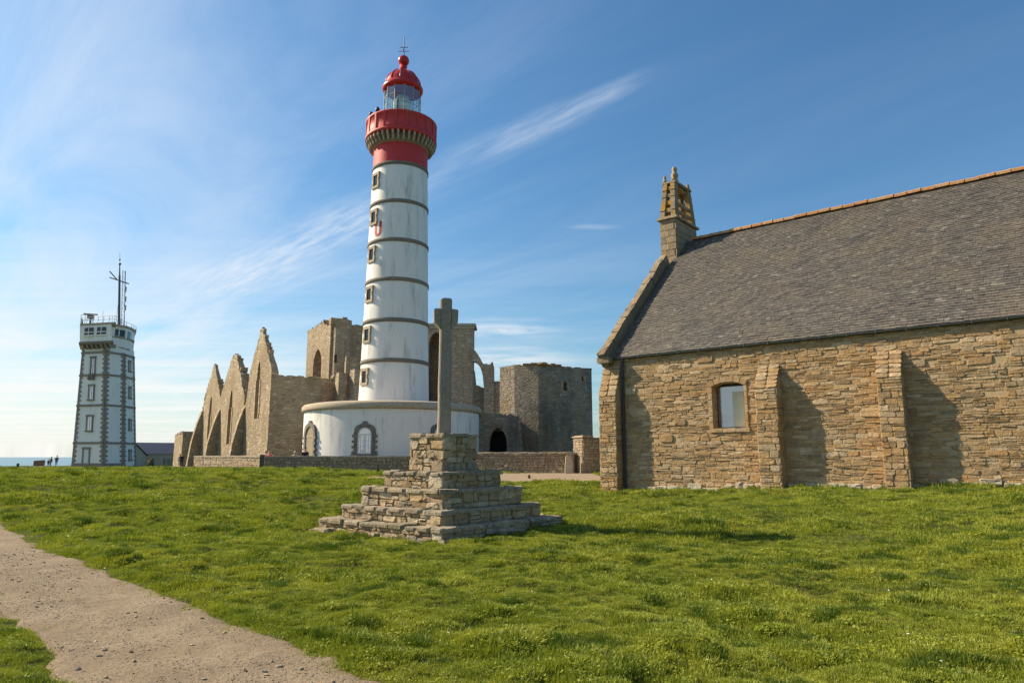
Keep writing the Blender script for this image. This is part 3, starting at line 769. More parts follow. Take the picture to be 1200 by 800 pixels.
lerp_sec([(zc0 - .05, .160, .13, 0), (zc0 + .6, .150, .125, .006), (zc0 + 1.2, .148, .122, -.005), (zc0 + 1.8, .146, .12, .003), (za - .02, .14, .12, 0), (zb_, .145, .12, 0), (ztop - .04, .145, .115, .0), (ztop, .11, .09, .01)], 'shaft')
m_ = MB()
zz0 = zat(379, 0, XC); zz1 = zat(363, 0, XC)
for sx in (-1, 1):
    pr_ = [(.14, za - .03), (.295, zz0 + .02), (.305, zz1 - .03), (.28, zz1), (.14, zz1 + .01)]
    pr_ = [(sx * x, z) for x, z in pr_]
    if sx < 0: pr_ = pr_[::-1]
    m_.extr(CX, pr_, -.11, .11)
m_.build('arms', M['cross'], cr)
# ================================================================== LIGHTHOUSE
def paint_mat(name, col, grime=(.30, .29, .26), amt=.5, rough=.6, sc=.8, bump=.25):
    m, q, out = newmat(name); pos = q.n('ShaderNodeNewGeometry').outputs['Position']
    ps = q.vmath('MULTIPLY', pos, (1.3, 1.3, .22))
    a = q.noise(ps, sc * 1.6, 6, .65); b = q.noise(pos, 3.5, 6, .7)
    c = q.mix(q.math('MULTIPLY', q.sstep(a, .48, .75), amt), col, grime)
    c = q.mix(q.math('MULTIPLY', q.sstep(b, .58, .72), amt * .45), c, grime)
    nm = q.n('ShaderNodeBump', {'Height': q.noise(pos, 5, 6, .7), 'Strength': bump, 'Distance': .05}).outputs[0]
    bsdf(q, out, c, rough, nm, 0, .3); return m
M['lwhite'] = paint_mat('white_limewash', (.80, .765, .715), amt=.62)
M['lred'] = paint_mat('red_masonry_paint', (.54, .045, .045), (.36, .09, .08), .6)
M['dred'] = paint_mat('glossy_red_paint', (.48, .025, .022), (.25, .03, .03), .3, .3, bump=.05)
M['granite'] = stone_mat('grey_granite', [(.20, .18, .155), (.16, .15, .13), (.24, .21, .18)], lich=.2, bump=.4)
M['granite_tan'] = stone_mat('tan_granite', [(.40, .34, .26), (.33, .28, .22), (.44, .38, .30)], lich=.2, bump=.4)
LX, LY = at(459.7, 533, 56.95).x, 56.95
LG = gz(LX, LY) - .1
lh = empty('lighthouse', (LX, LY, LG), 0, 'tall white lighthouse with grey bands, red gallery and red dome above a round white base', 'lighthouse')
def lz(py, r, px=465):       # height of the front of the shaft seen at picture row py
    b_ = (400 - py) / 800; Yf = LY - r * .985; return EYE + Yf * (ST + b_ * CT) / (CT - b_ * ST)
def rz(py, xl, xr):
    b_ = (400 - py) / 800; k = CT - b_ * ST
    return math.hypot(LX, LY) * math.sin((math.atan2((xr - 600) / 800, k) - math.atan2((xl - 600) / 800, k)) / 2)
rb0 = rz(466, 418, 500.5); rt0 = rz(180, 437, 499.7)
zb0 = lz(466, rb0); zt0 = lz(160, rt0)
def sr(z): t = (z - zb0) / (zt0 - zb0); return rb0 + (rt0 - rb0) * (t ** .93 if t > 0 else t)
DR = rz(505, 355.5, 561.5); DZ = lz(478, DR)
print('lh', rb0, rt0, zb0, zt0, 'drum', DR, DZ, LG)
c0 = (LX, LY, 0)
mb = MB(); mb.lathe(c0, [(DR, LG - 1), (DR, DZ)], 128); drum = mb.build('drum', M['lwhite'], lh)
mb = MB(); mb.lathe(c0, [(DR + .02, DZ - .04), (DR + .16, DZ), (DR + .2, DZ + .1), (DR + .2, DZ + .38), (DR + .05, DZ + .52), (DR - .4, DZ + .6), (DR - .9, DZ + .45), (0, DZ + .5)], 128); mb.build('drum_cornice', M['granite_tan'], lh)
ZC = DZ + .3
bz = [lz(y, 2.6) for y in (422, 374.5, 326.5, 280, 234, 189)]
zs = [ZC] + [z for b_ in bz for z in (b_ - .17, b_ + .17)]
mb = MB(); seg = 12
for i in range(0, 13, 2):
    za = zs[i]; ze = zs[i + 1] if i + 1 < len(zs) else zt0 + .6
    if i == 12: za = zs[12]; ze = zt0 + .8
    mb.m = 1 if i == 12 else 0
    pr_ = [(sr(za + (ze - za) * k / seg), za + (ze - za) * k / seg) for k in range(seg + 1)]; mb.lathe(c0, pr_, 96)
shaft = mb.build('tower_shaft', [M['lwhite'], M['lred']], lh)
for b_ in bz:
    mb = MB(); r_ = sr(b_); mb.lathe(c0, [(sr(b_ - .17) - .02, b_ - .17), (r_ + .07, b_ - .155), (r_ + .07, b_ + .12), (r_ - .02, b_ + .19)], 96); mb.build('string_course', M['granite'], lh)
mb = MB(); mb.lathe(c0, [(rb0 + .35, DZ + .4), (rb0 + .35, DZ + .62), (rb0 - .1, DZ + .72)], 64); mb.build('base_ring', M['granite'], lh)
# windows up the left side
VA = math.atan2(-LY, -LX)                # direction from tower to camera
def wall_frame(ang, r, z):               # frame on a round wall: outward -y
    n = Vector((math.cos(ang), math.sin(ang), 0)); x = Vector((0, 0, 1)).cross(-n) * -1
    x = (-n).cross(Vector((0, 0, 1)))
    return frame(Vector((LX, LY, 0)) + n * r + Vector((0, 0, z)), x)
M['shaft_pane'] = glass_mat('dark_shaft_glass', (.5, .55, .6), .2, (.02, .018, .014), .08)
def small_window(z, ang, r):
    F = wall_frame(ang, r, z)
    wf = empty('window', F.translation); wf.parent = lh; wf.matrix_basis = mw(lh).inverted() @ mw(wf)
    W2, H2 = .30, .46
    mb = MB()
    for s, a in ((-1, 0), (1, 0)):
        for k in range(3):
            ex_ = .16 + (.08 if k != 1 else 0); h_ = H2 * 2 / 3
            mb.box(F, (-W2 - ex_) if s < 0 else W2, -.11, -H2 + h_ * k + .004, ex_, .3, h_ - .008)
    mb.box(F, -W2 - .24, -.13, -H2 - .22, 2 * W2 + .48, .3, .21); mb.box(F, -W2 - .25, -.12, H2 + .005, 2 * W2 + .5, .3, .24)
    mb.build('frame', M['granite_tan'], wf)
    mb = MB(); mb.box(F, -W2 + .005, -.045, -H2 + .005, 2 * W2 - .01, .05, 2 * H2 - .01); mb.build('pane', M['shaft_pane'], wf)
for py in (212, 255, 298.5, 345, 392, 441):
    z = lz(py + 1.5, 1.4); small_window(z, VA - R(57), sr(z) - .02)
# red letter U on the shaft
z1_ = lz(270, 1.6); ang = VA - R(43); rr = sr(z1_); pth = []
ULET = []
for k in range(25):
    t = k / 24
    if t < .36: ULET.append((-.27, .62 - (.62 + .32) * t / .36))
    elif t > .64: ULET.append((.27, -.32 + (.62 + .32) * (t - .64) / .36))
    else: a_ = math.pi * (t - .36) / .28; ULET.append((-.27 * math.cos(a_), -.32 - .27 * math.sin(a_)))
mb = MB(); hwid = .12
def uv2w(x_, z_): 
    a_ = ang + x_ / rr; r_ = sr(z1_ + z_) + .012; return Vector((LX + r_ * math.cos(a_), LY + r_ * math.sin(a_), z1_ + z_))
for k in range(24):
    p, q_ = Vector(ULET[k]), Vector(ULET[k + 1]); d = (q_ - p).normalized(); nn = Vector((-d.y, d.x)) * hwid
    mb.add([uv2w(*(p - nn)), uv2w(*(q_ - nn)), uv2w(*(q_ + nn)), uv2w(*(p + nn))], [(0, 1, 2, 3)])
mb.build('painted_letter', M['lred'], lh)
# corbels and gallery
rg = rz(145, 427.5, 509.5); zg0 = lz(150.5, rg); zg1 = lz(128, rg); zk = lz(163, rt0)
rT = sr(zk)
print('gallery', rg, zg0, zg1, zk, rT)
mb = MB(); mb.lathe(c0, [(rT, zk - .2), (rT + .1, zk - .08), (rT + .2, zk + .35), (rT + .2, zg0 + .1)], 96); mb.build('corbel_ring', M['granite_tan'], lh)
nC = 40; cme = None
for k in range(nC):
    a_ = 2 * math.pi * (k + .5) / nC; F = wall_frame(a_, rg, 0); dd = rg - rT - .12
    if cme is None:
        prf = [(0.02, zg0 - .04), (0.02, zg0 - .34), (.3 * dd, zg0 - .5), (.5 * dd, zg0 - .78), (dd, zk + .02), (dd, zg0 - .04)]
        vs = [(-.075, y, z) for y, z in prf] + [(.075, y, z) for y, z in prf]; kk = len(prf)
        cme = proto_mesh('corbel', vs, [tuple(range(kk)), tuple(reversed(range(kk, 2 * kk)))] + [(i, kk + i, kk + (i + 1) % kk, (i + 1) % kk) for i in range(kk)], M['granite_tan'])
    link_mesh('corbel', cme, lh, F)
mb = MB(); mb.lathe(c0, [(rT, zg0 - .04), (rg - .02, zg0 - .04), (rg + .06, zg0), (rg + .06, zg0 + .22), (rg, zg0 + .26), (rg - .03, zg1 - .2), (rg + .05, zg1 - .16), (rg + .05, zg1), (rg - .22, zg1), (rg - .22, zg0 + .5), (0, zg0 + .5)], 96)
gal = mb.build('gallery_parapet', M['lred'], lh)
for k in range(20):
    F = wall_frame(2 * math.pi * k / 20, rg, 0); mb = MB(); mb.box(F, -.09, -.05, zg0 + .262, .18, .1, zg1 - zg0 - .3); mb.build('pilaster', M['lred'], gal)
# lantern
rl = rz(112, 450, 492); zl0 = zg1 - .6; zl1 = lz(97.5, rl); zd = lz(91, rl + .35); zdt = lz(80, .6)
rd = rz(100, 447, 495)
mb = MB(); mb.lathe(c0, [(rl + .25, zg0 + .4), (rl + .25, zl0 + 1.05), (rl + .35, zl0 + 1.1), (rl + .35, zl0 + 1.22), (rl - .1, zl0 + 1.25)], 64); mb.build('lantern_base', M['dred'], lh)
zl0 = zl0 + 1.2
def lantern_glass():
    m, q, out = newmat('lantern_glass')
    t = q.n('ShaderNodeBsdfTransparent', {0: (.95, .98, .95, 1)}); g1 = q.n('ShaderNodeBsdfGlossy', {0: (.9, .95, .95, 1), 1: .05})
    q.link(q.n('ShaderNodeMixShader', {0: .14, 1: t.outputs[0], 2: g1.outputs[0]}).outputs[0], out.inputs[0]); return m
M['lglass'] = lantern_glass()
M['lens'] = glass_mat('lens_glass', (.85, .95, .7), .15, (.62, .68, .48), .3)
M['bar'] = simple('grey_glazing_bar', (.30, .33, .31), .45, .3)
nl = 12
for k in range(nl):
    a_ = 2 * math.pi * (k + .5) / nl; a2 = a_ + 2 * math.pi / nl
    def pt(a, r_, z): return Vector((LX + r_ * math.cos(a), LY + r_ * math.sin(a), z))
    mb = MB(); g_ = .012
    mb.hexa([pt(a_, rl, zl0), pt(a2, rl, zl0), pt(a2, rl - .02, zl0), pt(a_, rl - .02, zl0)], [pt(a_, rl, zl1), pt(a2, rl, zl1), pt(a2, rl - .02, zl1), pt(a_, rl - .02, zl1)])
    mb.build('lantern_pane', M['lglass'], lh)
    mb = MB(); mb.tube(pt(a_, rl + .02, zl0), pt(a_, rl + .02, zl1), .035, 6)
    for t in (.36, .68):
        z_ = zl0 + (zl1 - zl0) * t; mb.tube(pt(a_, rl + .015, z_), pt(a2, rl + .015, z_), .022, 5)
    mb.build('glazing_bar', M['bar'], lh)
mb = MB(); zm = (zl0 + zl1) / 2
mb.lathe(c0, [(0, zl0), (.5, zl0), (.5, zm - .95), (.62, zm - .7), (.8, zm - .3), (.84, zm), (.8, zm + .3), (.6, zm + .75), (.3, zm + .95), (0, zm + 1)], 16, False); mb.build('lens', M['lens'], lh)
mb = MB(); mb.lathe(c0, [(0.01, zm + .9), (.22, zm + .9), (.22, zm + 1.25), (0.01, zm + 1.3)], 12); mb.box(frame((LX - .9, LY - .9, 0), (1, 0, 0)), .55, 0, zl0, .14, .1, zm + .2 - zl0); mb.build('lamp_stand', M['frame_dark'], lh)
dome = [(rl - .05, zl1 - .04), (rd - .1, zl1 - .02), (rd, zl1 + .12), (rd, zl1 + .3), (rd - .15, zl1 + .42)]
zdb = zl1 + .42
for k in range(1, 11):
    t = k / 10 * R(80); dome.append(((rd - .22) * math.cos(t), zdb + (zdt - zdb) * math.sin(t) / math.sin(R(80))))
mb = MB(); mb.lathe(c0, dome, 48); mb.build('dome', M['dred'], lh)
for k in range(12):
    a_ = 2 * math.pi * k / 12; mb = MB()
    for (r1_, z1__), (r2_, z2__) in zip(dome[5:], dome[6:]): mb.tube(pt(a_, r1_ + .02, z1__ + .02), pt(a_, r2_ + .02, z2__ + .02), .04, 5)
    mb.build('dome_rib', M['dred'], lh)
zbt = lz(62, .5); zbb = lz(74, .5); rbl = (zbt - zbb) / 2
mb = MB(); prf = [(.42, zdt - .1), (.34, zdt + .1), (.42, zdt + .16), (.34, zdt + .25), (.32, zbb + .1)]
for k in range(1, 12): t = math.pi * k / 12; prf.append((rbl * math.sin(t), (zbt + zbb) / 2 - rbl * math.cos(t)))
prf.append((0.0, zbt)); mb.lathe(c0, prf, 32); mb.build('ventilator_ball', M['dred'], lh)
mb = MB(); ctr = Vector((LX, LY, zbt)); mb.tube(ctr, ctr + Vector((0, 0, 1.9)), .035, 6)
for d in ((.5, 0), (0, .5)):
    mb.tube(ctr + Vector((-d[0], -d[1], .45)), ctr + Vector((d[0], d[1], .45)), .025, 5)
mb.tube(ctr + Vector((-.35, 0, .85)), ctr + Vector((.35, 0, .85)), .03, 5); mb.build('weather_vane', M['frame_dark'], lh)
# floodlight / instruments on the gallery rail
for k, (aa, s_) in enumerate(((-62, .32), (-44, .42))):
    F = wall_frame(VA + R(aa), rg - .08, zg1 - .12)
    mb = MB(); mb.tube(F @ Vector((0, 0, 0)), F @ Vector((0, 0, .2)), .04, 6); mb.lathe(F @ Vector((0, 0, .15)), [(0, 0), (.16, .02), (.2, s_ * .5), (.12, s_), (0, s_ + .04)], 10)
    tag(mb.build('floodlight', M['frame_dark'], None, F), ('small black floodlight fixed to the left rim of the red gallery', 'larger black floodlight on the gallery rim below the lantern glass')[k], 'floodlight')
# base openings
def arched(F, w_, h_, door=False, vis=.85):
    wf = empty('door' if door else 'arched_window', F.translation); wf.parent = lh; wf.matrix_basis = mw(lh).inverted() @ mw(wf)
    r_ = w_ / 2; n_ = 12
    z = -.02; k = 0; ZB = 0
    def blk(ax, az, bw, bh, rot=0, nm='surround_stone'):
        link_mesh(nm, random.choice(GST.me), wf, F @ Matrix.Translation((ax, .0, az)) @ Matrix.Rotation(rot, 4, 'Y') @ Matrix.Diagonal((bw, .11, bh, 1)))
    hs = h_ - r_
    nb = 7
    for i in range(nb):
        e_ = .42 if i % 2 == 0 else .26; hh = hs / nb
        for s in (-1, 1): blk(s * (r_ + e_ / 2), ZB + hh * (i + .5), e_ - .01, hh - .012)
    for i in range(7):
        t = math.pi * (i + .5) / 7; e_ = .44 if i in (3,) else (.36 if i % 2 else .3)
        blk((r_ + e_ / 2) * math.cos(t), hs + (r_ + e_ / 2) * math.sin(t), (r_ + .1) * math.pi / 7 + .07, e_, math.pi / 2 - t)
    blk(0, -.12, w_ + .95, .22)
    mb = MB(); pr_ = [(-r_, 0), (r_, 0)] + [(r_ * math.cos(math.pi * i / n_), hs + r_ * math.sin(math.pi * i / n_)) for i in range(n_ + 1)]
    mb.extr(F, pr_, -.02, .05); mb.build('door_leaf' if door else 'pane', M['door_wood'] if door else M['pane'], wf)
    mb = MB(); q_ = M['white_trim'] if not door else M['granite_tan']
    for i in range(n_):
        a_, b_ = math.pi * i / n_, math.pi * (i + 1) / n_; o1, o2 = r_, r_ - .09
        mb.hexa([F @ Vector((o1 * math.cos(a_), -.05, hs + o1 * math.sin(a_))), F @ Vector((o1 * math.cos(b_), -.05, hs + o1 * math.sin(b_))), F @ Vector((o2 * math.cos(b_), -.05, hs + o2 * math.sin(b_))), F @ Vector((o2 * math.cos(a_), -.05, hs + o2 * math.sin(a_)))],
                [F @ Vector((o1 * math.cos(a_), .03, hs + o1 * math.sin(a_))), F @ Vector((o1 * math.cos(b_), .03, hs + o1 * math.sin(b_))), F @ Vector((o2 * math.cos(b_), .03, hs + o2 * math.sin(b_))), F @ Vector((o2 * math.cos(a_), .03, hs + o2 * math.sin(a_)))])
    for s in (-1, 1): mb.box(F, s * r_ - (.09 if s > 0 else 0), -.05, 0, .09, .08, hs)
    mb.box(F, -r_ + .09, -.045, hs - .06, w_ - .18, .07, .12)
    if not door:
        mb.box(F, -.09, -.045, 0, .18, .07, hs - .06); mb.box(F, -r_ + .09, -.044, 0, w_ - .18, .07, .1)
        for s in (-1, 1): mb.box(F, s * (r_ * .55) - .02, -.035, .1, .04, .05, hs - .16)
        for zf in (.36, .68): mb.box(F, -r_ + .09, -.034, hs * zf, w_ - .18, .048, .04)
    mb.build('frame', q_, wf)
M['door_wood'] = simple('worn_door_wood', (.28, .22, .15), .7, 0, .3, 6, .3)
GST = StoneSet('surround_stone', M['granite'], 6, rough=.03, inset=.96, blocky=True)
def drum_angle(px):
    X, Y = LX, LY
    best = min((abs(600 + 811 * (X + DR * math.cos(a)) / (Y + DR * math.sin(a)) - px), a) for a in np.linspace(math.pi * .98, math.pi * 1.9, 600))
    return best[1]
def dz(py, a): b_ = (400 - py) / 800; return EYE + (LY + DR * math.sin(a)) * (ST + b_ * CT) / (CT - b_ * ST)
a_ = drum_angle(426.5); zb_w = dz(531.5, a_); arched(wall_frame(a_, DR, zb_w), 1.05, dz(500.5, a_) - zb_w)
a_ = drum_angle(362.5); zb_w = dz(534.5, a_); arched(wall_frame(a_, DR, zb_w), 1.5, dz(499.5, a_) - zb_w, True)
a_ = drum_angle(515); zb_w = dz(531.5, a_); arched(wall_frame(a_, DR, zb_w), 1.05, dz(500.5, a_) - zb_w)

# ================================================================== SEMAPHORE TOWER
YS = 110
bA, bB, bC_, bD = at(84, 546, 111), at(121, 546, 109), at(145, 546, 112.5), at(159.5, 546, 117)
tA, tB, tC, tD = at(97, 405, 111.3), at(124, 405, 110), at(145.5, 409, 113), at(157, 413, 116.6)
zbm = -.3; ztm = at(110, 404, 110).z
def pv_(p, z): return Vector((p.x, p.y, z))
bot = [pv_(p, zbm) for p in (bA, bB, bC_, bD)] + [pv_(at(157, 546, 122), zbm), pv_(at(100, 546, 121), zbm)]
top = [pv_(p, ztm) for p in (tA, tB, tC, tD)] + [pv_(at(155.5, 413, 121), ztm), pv_(at(108, 405, 120), ztm)]
M['semwhite'] = paint_mat('white_tower_paint', (.88, .83, .745), (.42, .36, .30), .3)
M['brownstone'] = stone_mat('brown_trim_stone', [(.30, .245, .205), (.25, .21, .175), (.34, .28, .23)], lich=.1, bump=.3)
sem = empty('signal_tower', tuple((bA + bD) / 2)[:2] + (zbm,), 0, 'battered white signal tower with brown quoins, overhanging lookout room and roof mast', 'tower')
mb = MB(); mb.hexa(bot, top); mb.build('tower_wall', M['semwhite'], sem)
def fpt(i, j, u_, v_, out=0):      # point on the face between corners i and j; u 0..1, v = height above base
    t = (v_ - zbm) / (ztm - zbm); a = bot[i].lerp(top[i], t); b = bot[j].lerp(top[j], t); p = a.lerp(b, u_); p.z = v_
    e = (b - a); n = Vector((e.y, -e.x, 0)).normalized(); return p + n * out
def slab(mb, i, j, u0, u1, v0, v1, o1, o0=-.05):
    q0 = [fpt(i, j, u0, v0, o0), fpt(i, j, u1, v0, o0), fpt(i, j, u1, v1, o0), fpt(i, j, u0, v1, o0)]
    q1 = [fpt(i, j, u0, v0, o1), fpt(i, j, u1, v0, o1), fpt(i, j, u1, v1, o1), fpt(i, j, u0, v1, o1)]
    mb.hexa(q0, q1)
def sz(py, Y=110.5): b_ = (400 - py) / 800; return EYE + Y * (ST + b_ * CT) / (CT - b_ * ST)
for py, pb in ((413, 3), (439.5, 3), (475, 3), (519, 3.5)):
    z = sz(py + 1)
    mb = MB()
    for i in range(3): slab(mb, i, i + 1, -.012 if i == 0 else 0, 1.0, z, z + .32, .16 - .004 * i)
    mb.build('string_course', M['brownstone'], sem)
hq = .37
def quoins(i, j, u_edge, sgn, z0_, z1__):
    mb = MB(); z = z0_; k = 0; L = (bot[j] - bot[i]).length
    while z < z1__ - .1:
        w_ = (.72 if k % 2 else .40) / L; u0 = u_edge; u1 = u_edge + sgn * w_
        slab(mb, i, j, min(u0, u1), max(u0, u1), z + .02, min(z + hq, z1__) - .02, .09); z += hq; k += 1
    o_ = mb.build('quoins', M['brownstone'], sem); o_['kind'] = 'stuff'
quoins(0, 1, 0, 1, zbm, ztm - .1); quoins(0, 1, 1, -1, zbm, ztm - .1); quoins(1, 2, 0, 1, zbm, ztm - .6)
quoins(1, 2, 1, -1, zbm, ztm - .9); quoins(2, 3, 0, 1, zbm, ztm - .9); quoins(2, 3, 1, -1, zbm, ztm - .9)
mb = MB(); slab(mb, 0, 1, 0, 1, zbm, zbm + .9, .12); slab(mb, 1, 2, 0, 1, zbm, zbm + .9, .12); mb.build('plinth', M['brownstone'], sem)
def sem_win(i, j, uc, pyt, pyb, wm, Y, door=False, balc=False):
    L = (bot[j] - bot[i]).length; z1w, z0w = sz(pyt, Y), sz(pyb, Y); hw = wm / 2 / L; bd = .24 / L
    wf = empty('door' if door else 'window', fpt(i, j, uc, z0w)); wf.parent = sem; wf.matrix_basis = mw(sem).inverted() @ mw(wf)
    mb = MB(); slab(mb, i, j, uc - hw, uc + hw, z0w, z1w, .03); mb.build('door_leaf' if door else 'pane', M['white_trim'] if door else M['pane'], wf)
    mb = MB(); slab(mb, i, j, uc - hw - bd, uc - hw, z0w, z1w, .12); slab(mb, i, j, uc + hw, uc + hw + bd, z0w, z1w, .12)
    slab(mb, i, j, uc - hw - bd * 1.4, uc + hw + bd * 1.4, z1w, z1w + .32, .17); slab(mb, i, j, uc - hw - bd * 1.4, uc + hw + bd * 1.4, z0w - .25, z0w, .2)
    if balc:
        for s in (-1, 1): slab(mb, i, j, uc + s * hw - bd / 2, uc + s * hw + bd / 2, z0w - 1.1, z0w - .25, .55)
    mb.build('surround', M['brownstone'], wf)
    if not door:
        mb = MB(); slab(mb, i, j, uc - .04 / L, uc + .04 / L, z0w, z1w, .07); slab(mb, i, j, uc - hw, uc + hw, (z0w + z1w) / 2 - .04, (z0w + z1w) / 2 + .04, .065)
        slab(mb, i, j, uc - hw, uc - hw + .1 / L, z0w, z1w, .075); slab(mb, i, j, uc + hw - .1 / L, uc + hw, z0w, z1w, .075); mb.build('sash', M['white_trim'] if not balc else M['bar'], wf)
sem_win(0, 1, .5, 419, 437, .95, 110, balc=True); sem_win(0, 1, .5, 452, 467.5, 1.0, 110); sem_win(0, 1, .5, 488, 504, 1.05, 110); sem_win(0, 1, .45, 526, 543.5, 1.15, 110, True)
for a, b in ((424, 434), (454.5, 465.5), (492.5, 503), (528.5, 538)): sem_win(2, 3, .5, a, b, .62, 114.5)
mb = MB(); slab(mb, 1, 2, .03, .06, zbm, ztm - 1, .1, 0); mb.build('downpipe', M['granite_tan'], sem)
# lookout room on corbels
zr0, zr1 = sz(402), sz(382); zf0 = sz(405)
LB = [at(93.5, 402, 110), at(131, 402, 108.6), at(132, 402, 112), at(96, 402, 116)]
lb = [pv_(p, zr0) for p in LB]; ltop = [pv_(p, zr1) for p in (at(93.5, 382, 110), at(130.5, 382, 108.6), at(131.5, 382, 112), at(96, 382, 116))]
mb = MB(); mb.hexa(lb, ltop); mb.build('lookout_wall', M['semwhite'], sem)
mb = MB(); mb.hexa([pv_(p, zr0 - .35) for p in LB], [pv_(p, zr0 - .004) for p in LB]); 
def grow(pts, k, z): c_ = sum((p for p in pts), Vector()) / len(pts); return [Vector((c_.x + (p.x - c_.x) * k, c_.y + (p.y - c_.y) * k, z)) for p in pts]
mb.hexa(grow(LB, 1.06, zr0 - .2), grow(LB, 1.06, zr0 + .12)); mb.build('lookout_floor', M['brownstone'], sem)
for k in range(7):
    p = lb[0].lerp(lb[1], (k + .5) / 7); mb = MB(); F = frame(pv_(p, 0), lb[1] - lb[0])
    mb.hexa([F @ Vector((-.16, .3, zr0 - .95)), F @ Vector((.16, .3, zr0 - .95)), F @ Vector((.16, 1.2, zr0 - .95)), F @ Vector((-.16, 1.2, zr0 - .95))],
            [F @ Vector((-.16, -.02, zr0 - .36)), F @ Vector((.16, -.02, zr0 - .36)), F @ Vector((.16, 1.2, zr0 - .36)), F @ Vector((-.16, 1.2, zr0 - .36))]); mb.build('corbel', M['brownstone'], sem)
def quad_box(mb, P0, P1, u0, u1, z0_, z1__, o0, o1):
    e = P1 - P0; n = Vector((e.y, -e.x, 0)).normalized(); a = P0 + e * u0; b = P0 + e * u1
    mb.hexa([pv_(a + n * o0, z0_), pv_(b + n * o0, z0_), pv_(b + n * o1, z0_), pv_(a + n * o1, z0_)], [pv_(a + n * o0, z1__), pv_(b + n * o0, z1__), pv_(b + n * o1, z1__), pv_(a + n * o1, z1__)])
hL = zr1 - zr0
for (u0, u1) in ((.13, .40), (.52, .79)):
    w0_ = empty('window', lb[0]); w0_.parent = sem; w0_.matrix_basis = mw(sem).inverted() @ mw(w0_)
    mb = MB(); quad_box(mb, lb[0], lb[1], u0, u1, zr0 + hL * .42, zr0 + hL * .84, .14, -.05); mb.build('pane', M['shaft_pane'], w0_)
    mb = MB(); quad_box(mb, lb[0], lb[1], u0 - .03, u1 + .03, zr0 + hL * .34, zr0 + hL * .41, .26, -.05); quad_box(mb, lb[0], lb[1], (u0 + u1) / 2 - .01, (u0 + u1) / 2 + .01, zr0 + hL * .42, zr0 + hL * .84, .19, -.05)
    quad_box(mb, lb[0], lb[1], u0, u1, zr0 + hL * .55, zr0 + hL * .6, .17, -.05); mb.build('frame', M['semwhite'], w0_)
# rear room: the tower walls carried up behind the lookout, its outer corner chamfered
RP = [pv_(p, 0) for p in (at(125, 400, 110.2), at(146, 400, 113), at(152, 400, 114.6), at(157.3, 400, 117.2), at(156, 400, 121), at(112, 400, 120))]
zq0, zq1 = ztm - .3, sz(383.2, 112.5)
mb = MB(); mb.hexa([pv_(p, zq0) for p in RP], [pv_(p, zq1) for p in RP]); mb.build('rear_room_wall', M['semwhite'], sem)
mb = MB(); G3 = lambda k, z: grow(RP, k, z)
mb.hexa(G3(1.015, sz(397.5, 113)), G3(1.02, sz(396.3, 113))); mb.hexa(G3(1.025, ztm - .28), G3(1.025, ztm + .02)); mb.build('room_band', M['granite_tan'], sem)
for i_, u0, u1, mt in ((0, .42, .60, 'shaft_pane'), (0, .68, .98, 'shaft_pane'), (2, .12, .88, 'pane'), (1, .45, .95, 'pane_dark')):
    w0_ = empty('window', RP[i_]); w0_.parent = sem; w0_.matrix_basis = mw(sem).inverted() @ mw(w0_)
    mb = MB(); quad_box(mb, RP[i_], RP[i_ + 1], u0, u1, sz(395, 113), sz(387.3, 113), .05, -.1); mb.build('pane', M[mt], w0_)
    mb = MB(); quad_box(mb, RP[i_], RP[i_ + 1], u0 - .02, u1 + .02, sz(396, 113), sz(395.1, 113), .16, -.1); mb.build('sill', M['granite_tan'], w0_)
mb = MB(); mb.hexa(grow(LB, 1.1, sz(382) - .02), grow(LB, 1.12, sz(380.2))); mb.hexa(G3(1.09, zq1 + .004), G3(1.11, zq1 + .22))
mb.build('roof_slab', M['granite_tan'], sem)
zrf = sz(380.4)
M['rail'] = simple('railing_steel', (.12, .12, .12), .5, .3)
rail = [grow(LB, 1.04, zrf)[i] for i in (3, 0, 1)] + [pv_(p, zrf - .25) for p in grow(RP, 1.06, 0)[1:5]]
mb = MB()
for a, b in zip(rail, rail[1:]):
    for hgt in (.55, 1.1): mb.tube(a + Vector((0, 0, hgt)), b + Vector((0, 0, hgt)), .03, 4)
    n_ = max(1, int((b - a).length / 1.0))
    for k in range(n_): p = a.lerp(b, k / n_); mb.tube(p, p + Vector((0, 0, 1.12)), .035, 4)
mb.build('roof_railing', M['rail'], sem)
mast = at(139.8, 380, 113.5); 
mb = MB(); m0 = Vector((mast.x, 113.5, zrf)); mt_ = at(140.3, 308, 113.5)
mb.tube(m0, m0.lerp(mt_, .8), .22, 8, .17); mb.tube(m0.lerp(mt_, .8), mt_, .13, 6, .07)
for (xa, ya, xb, yb) in ((128.5, 325, 151, 332.5), (128.5, 318, 137, 327.5)): mb.tube(at(xa, ya, 113.3), at(xb, yb, 113.3), .10, 5)
mb.lathe(at(140.3, 311, 113.5), [(0, 0), (.2, .1), (.2, .4), (0, .5)], 8); mb.lathe(at(140.3, 305.5, 113.5), [(0, 0), (.13, .1), (.13, .3), (0, .4)], 8)
mb.tube(mt_, at(140.5, 296, 113.5), .03, 4); mb.build('signal_mast', M['rail'], sem)
mb = MB(); l0 = at(145, 380, 113.6); l1 = at(146, 317, 113.6)      # lattice aerial
LQ = lambda t, dx, dy: Vector((l0.x + (l1.x - l0.x) * t + dx, l0.y + dy, zrf + (l1.z - zrf) * t))
for dx, dy in ((-.25, -.2), (.25, -.2), (0, .3)): mb.tube(LQ(0, dx, dy), LQ(1, dx * .8, dy), .05, 4)
for k in range(18):
    t1_, t2_ = k / 18, (k + 1) / 18; s_ = .24 if k % 2 else -.24
    mb.tube(LQ(t1_, -.24, -.2), LQ(t1_, .24, -.2), .025, 4); mb.tube(LQ(t1_, s_, -.2), LQ(t2_, -s_, -.2), .022, 4)
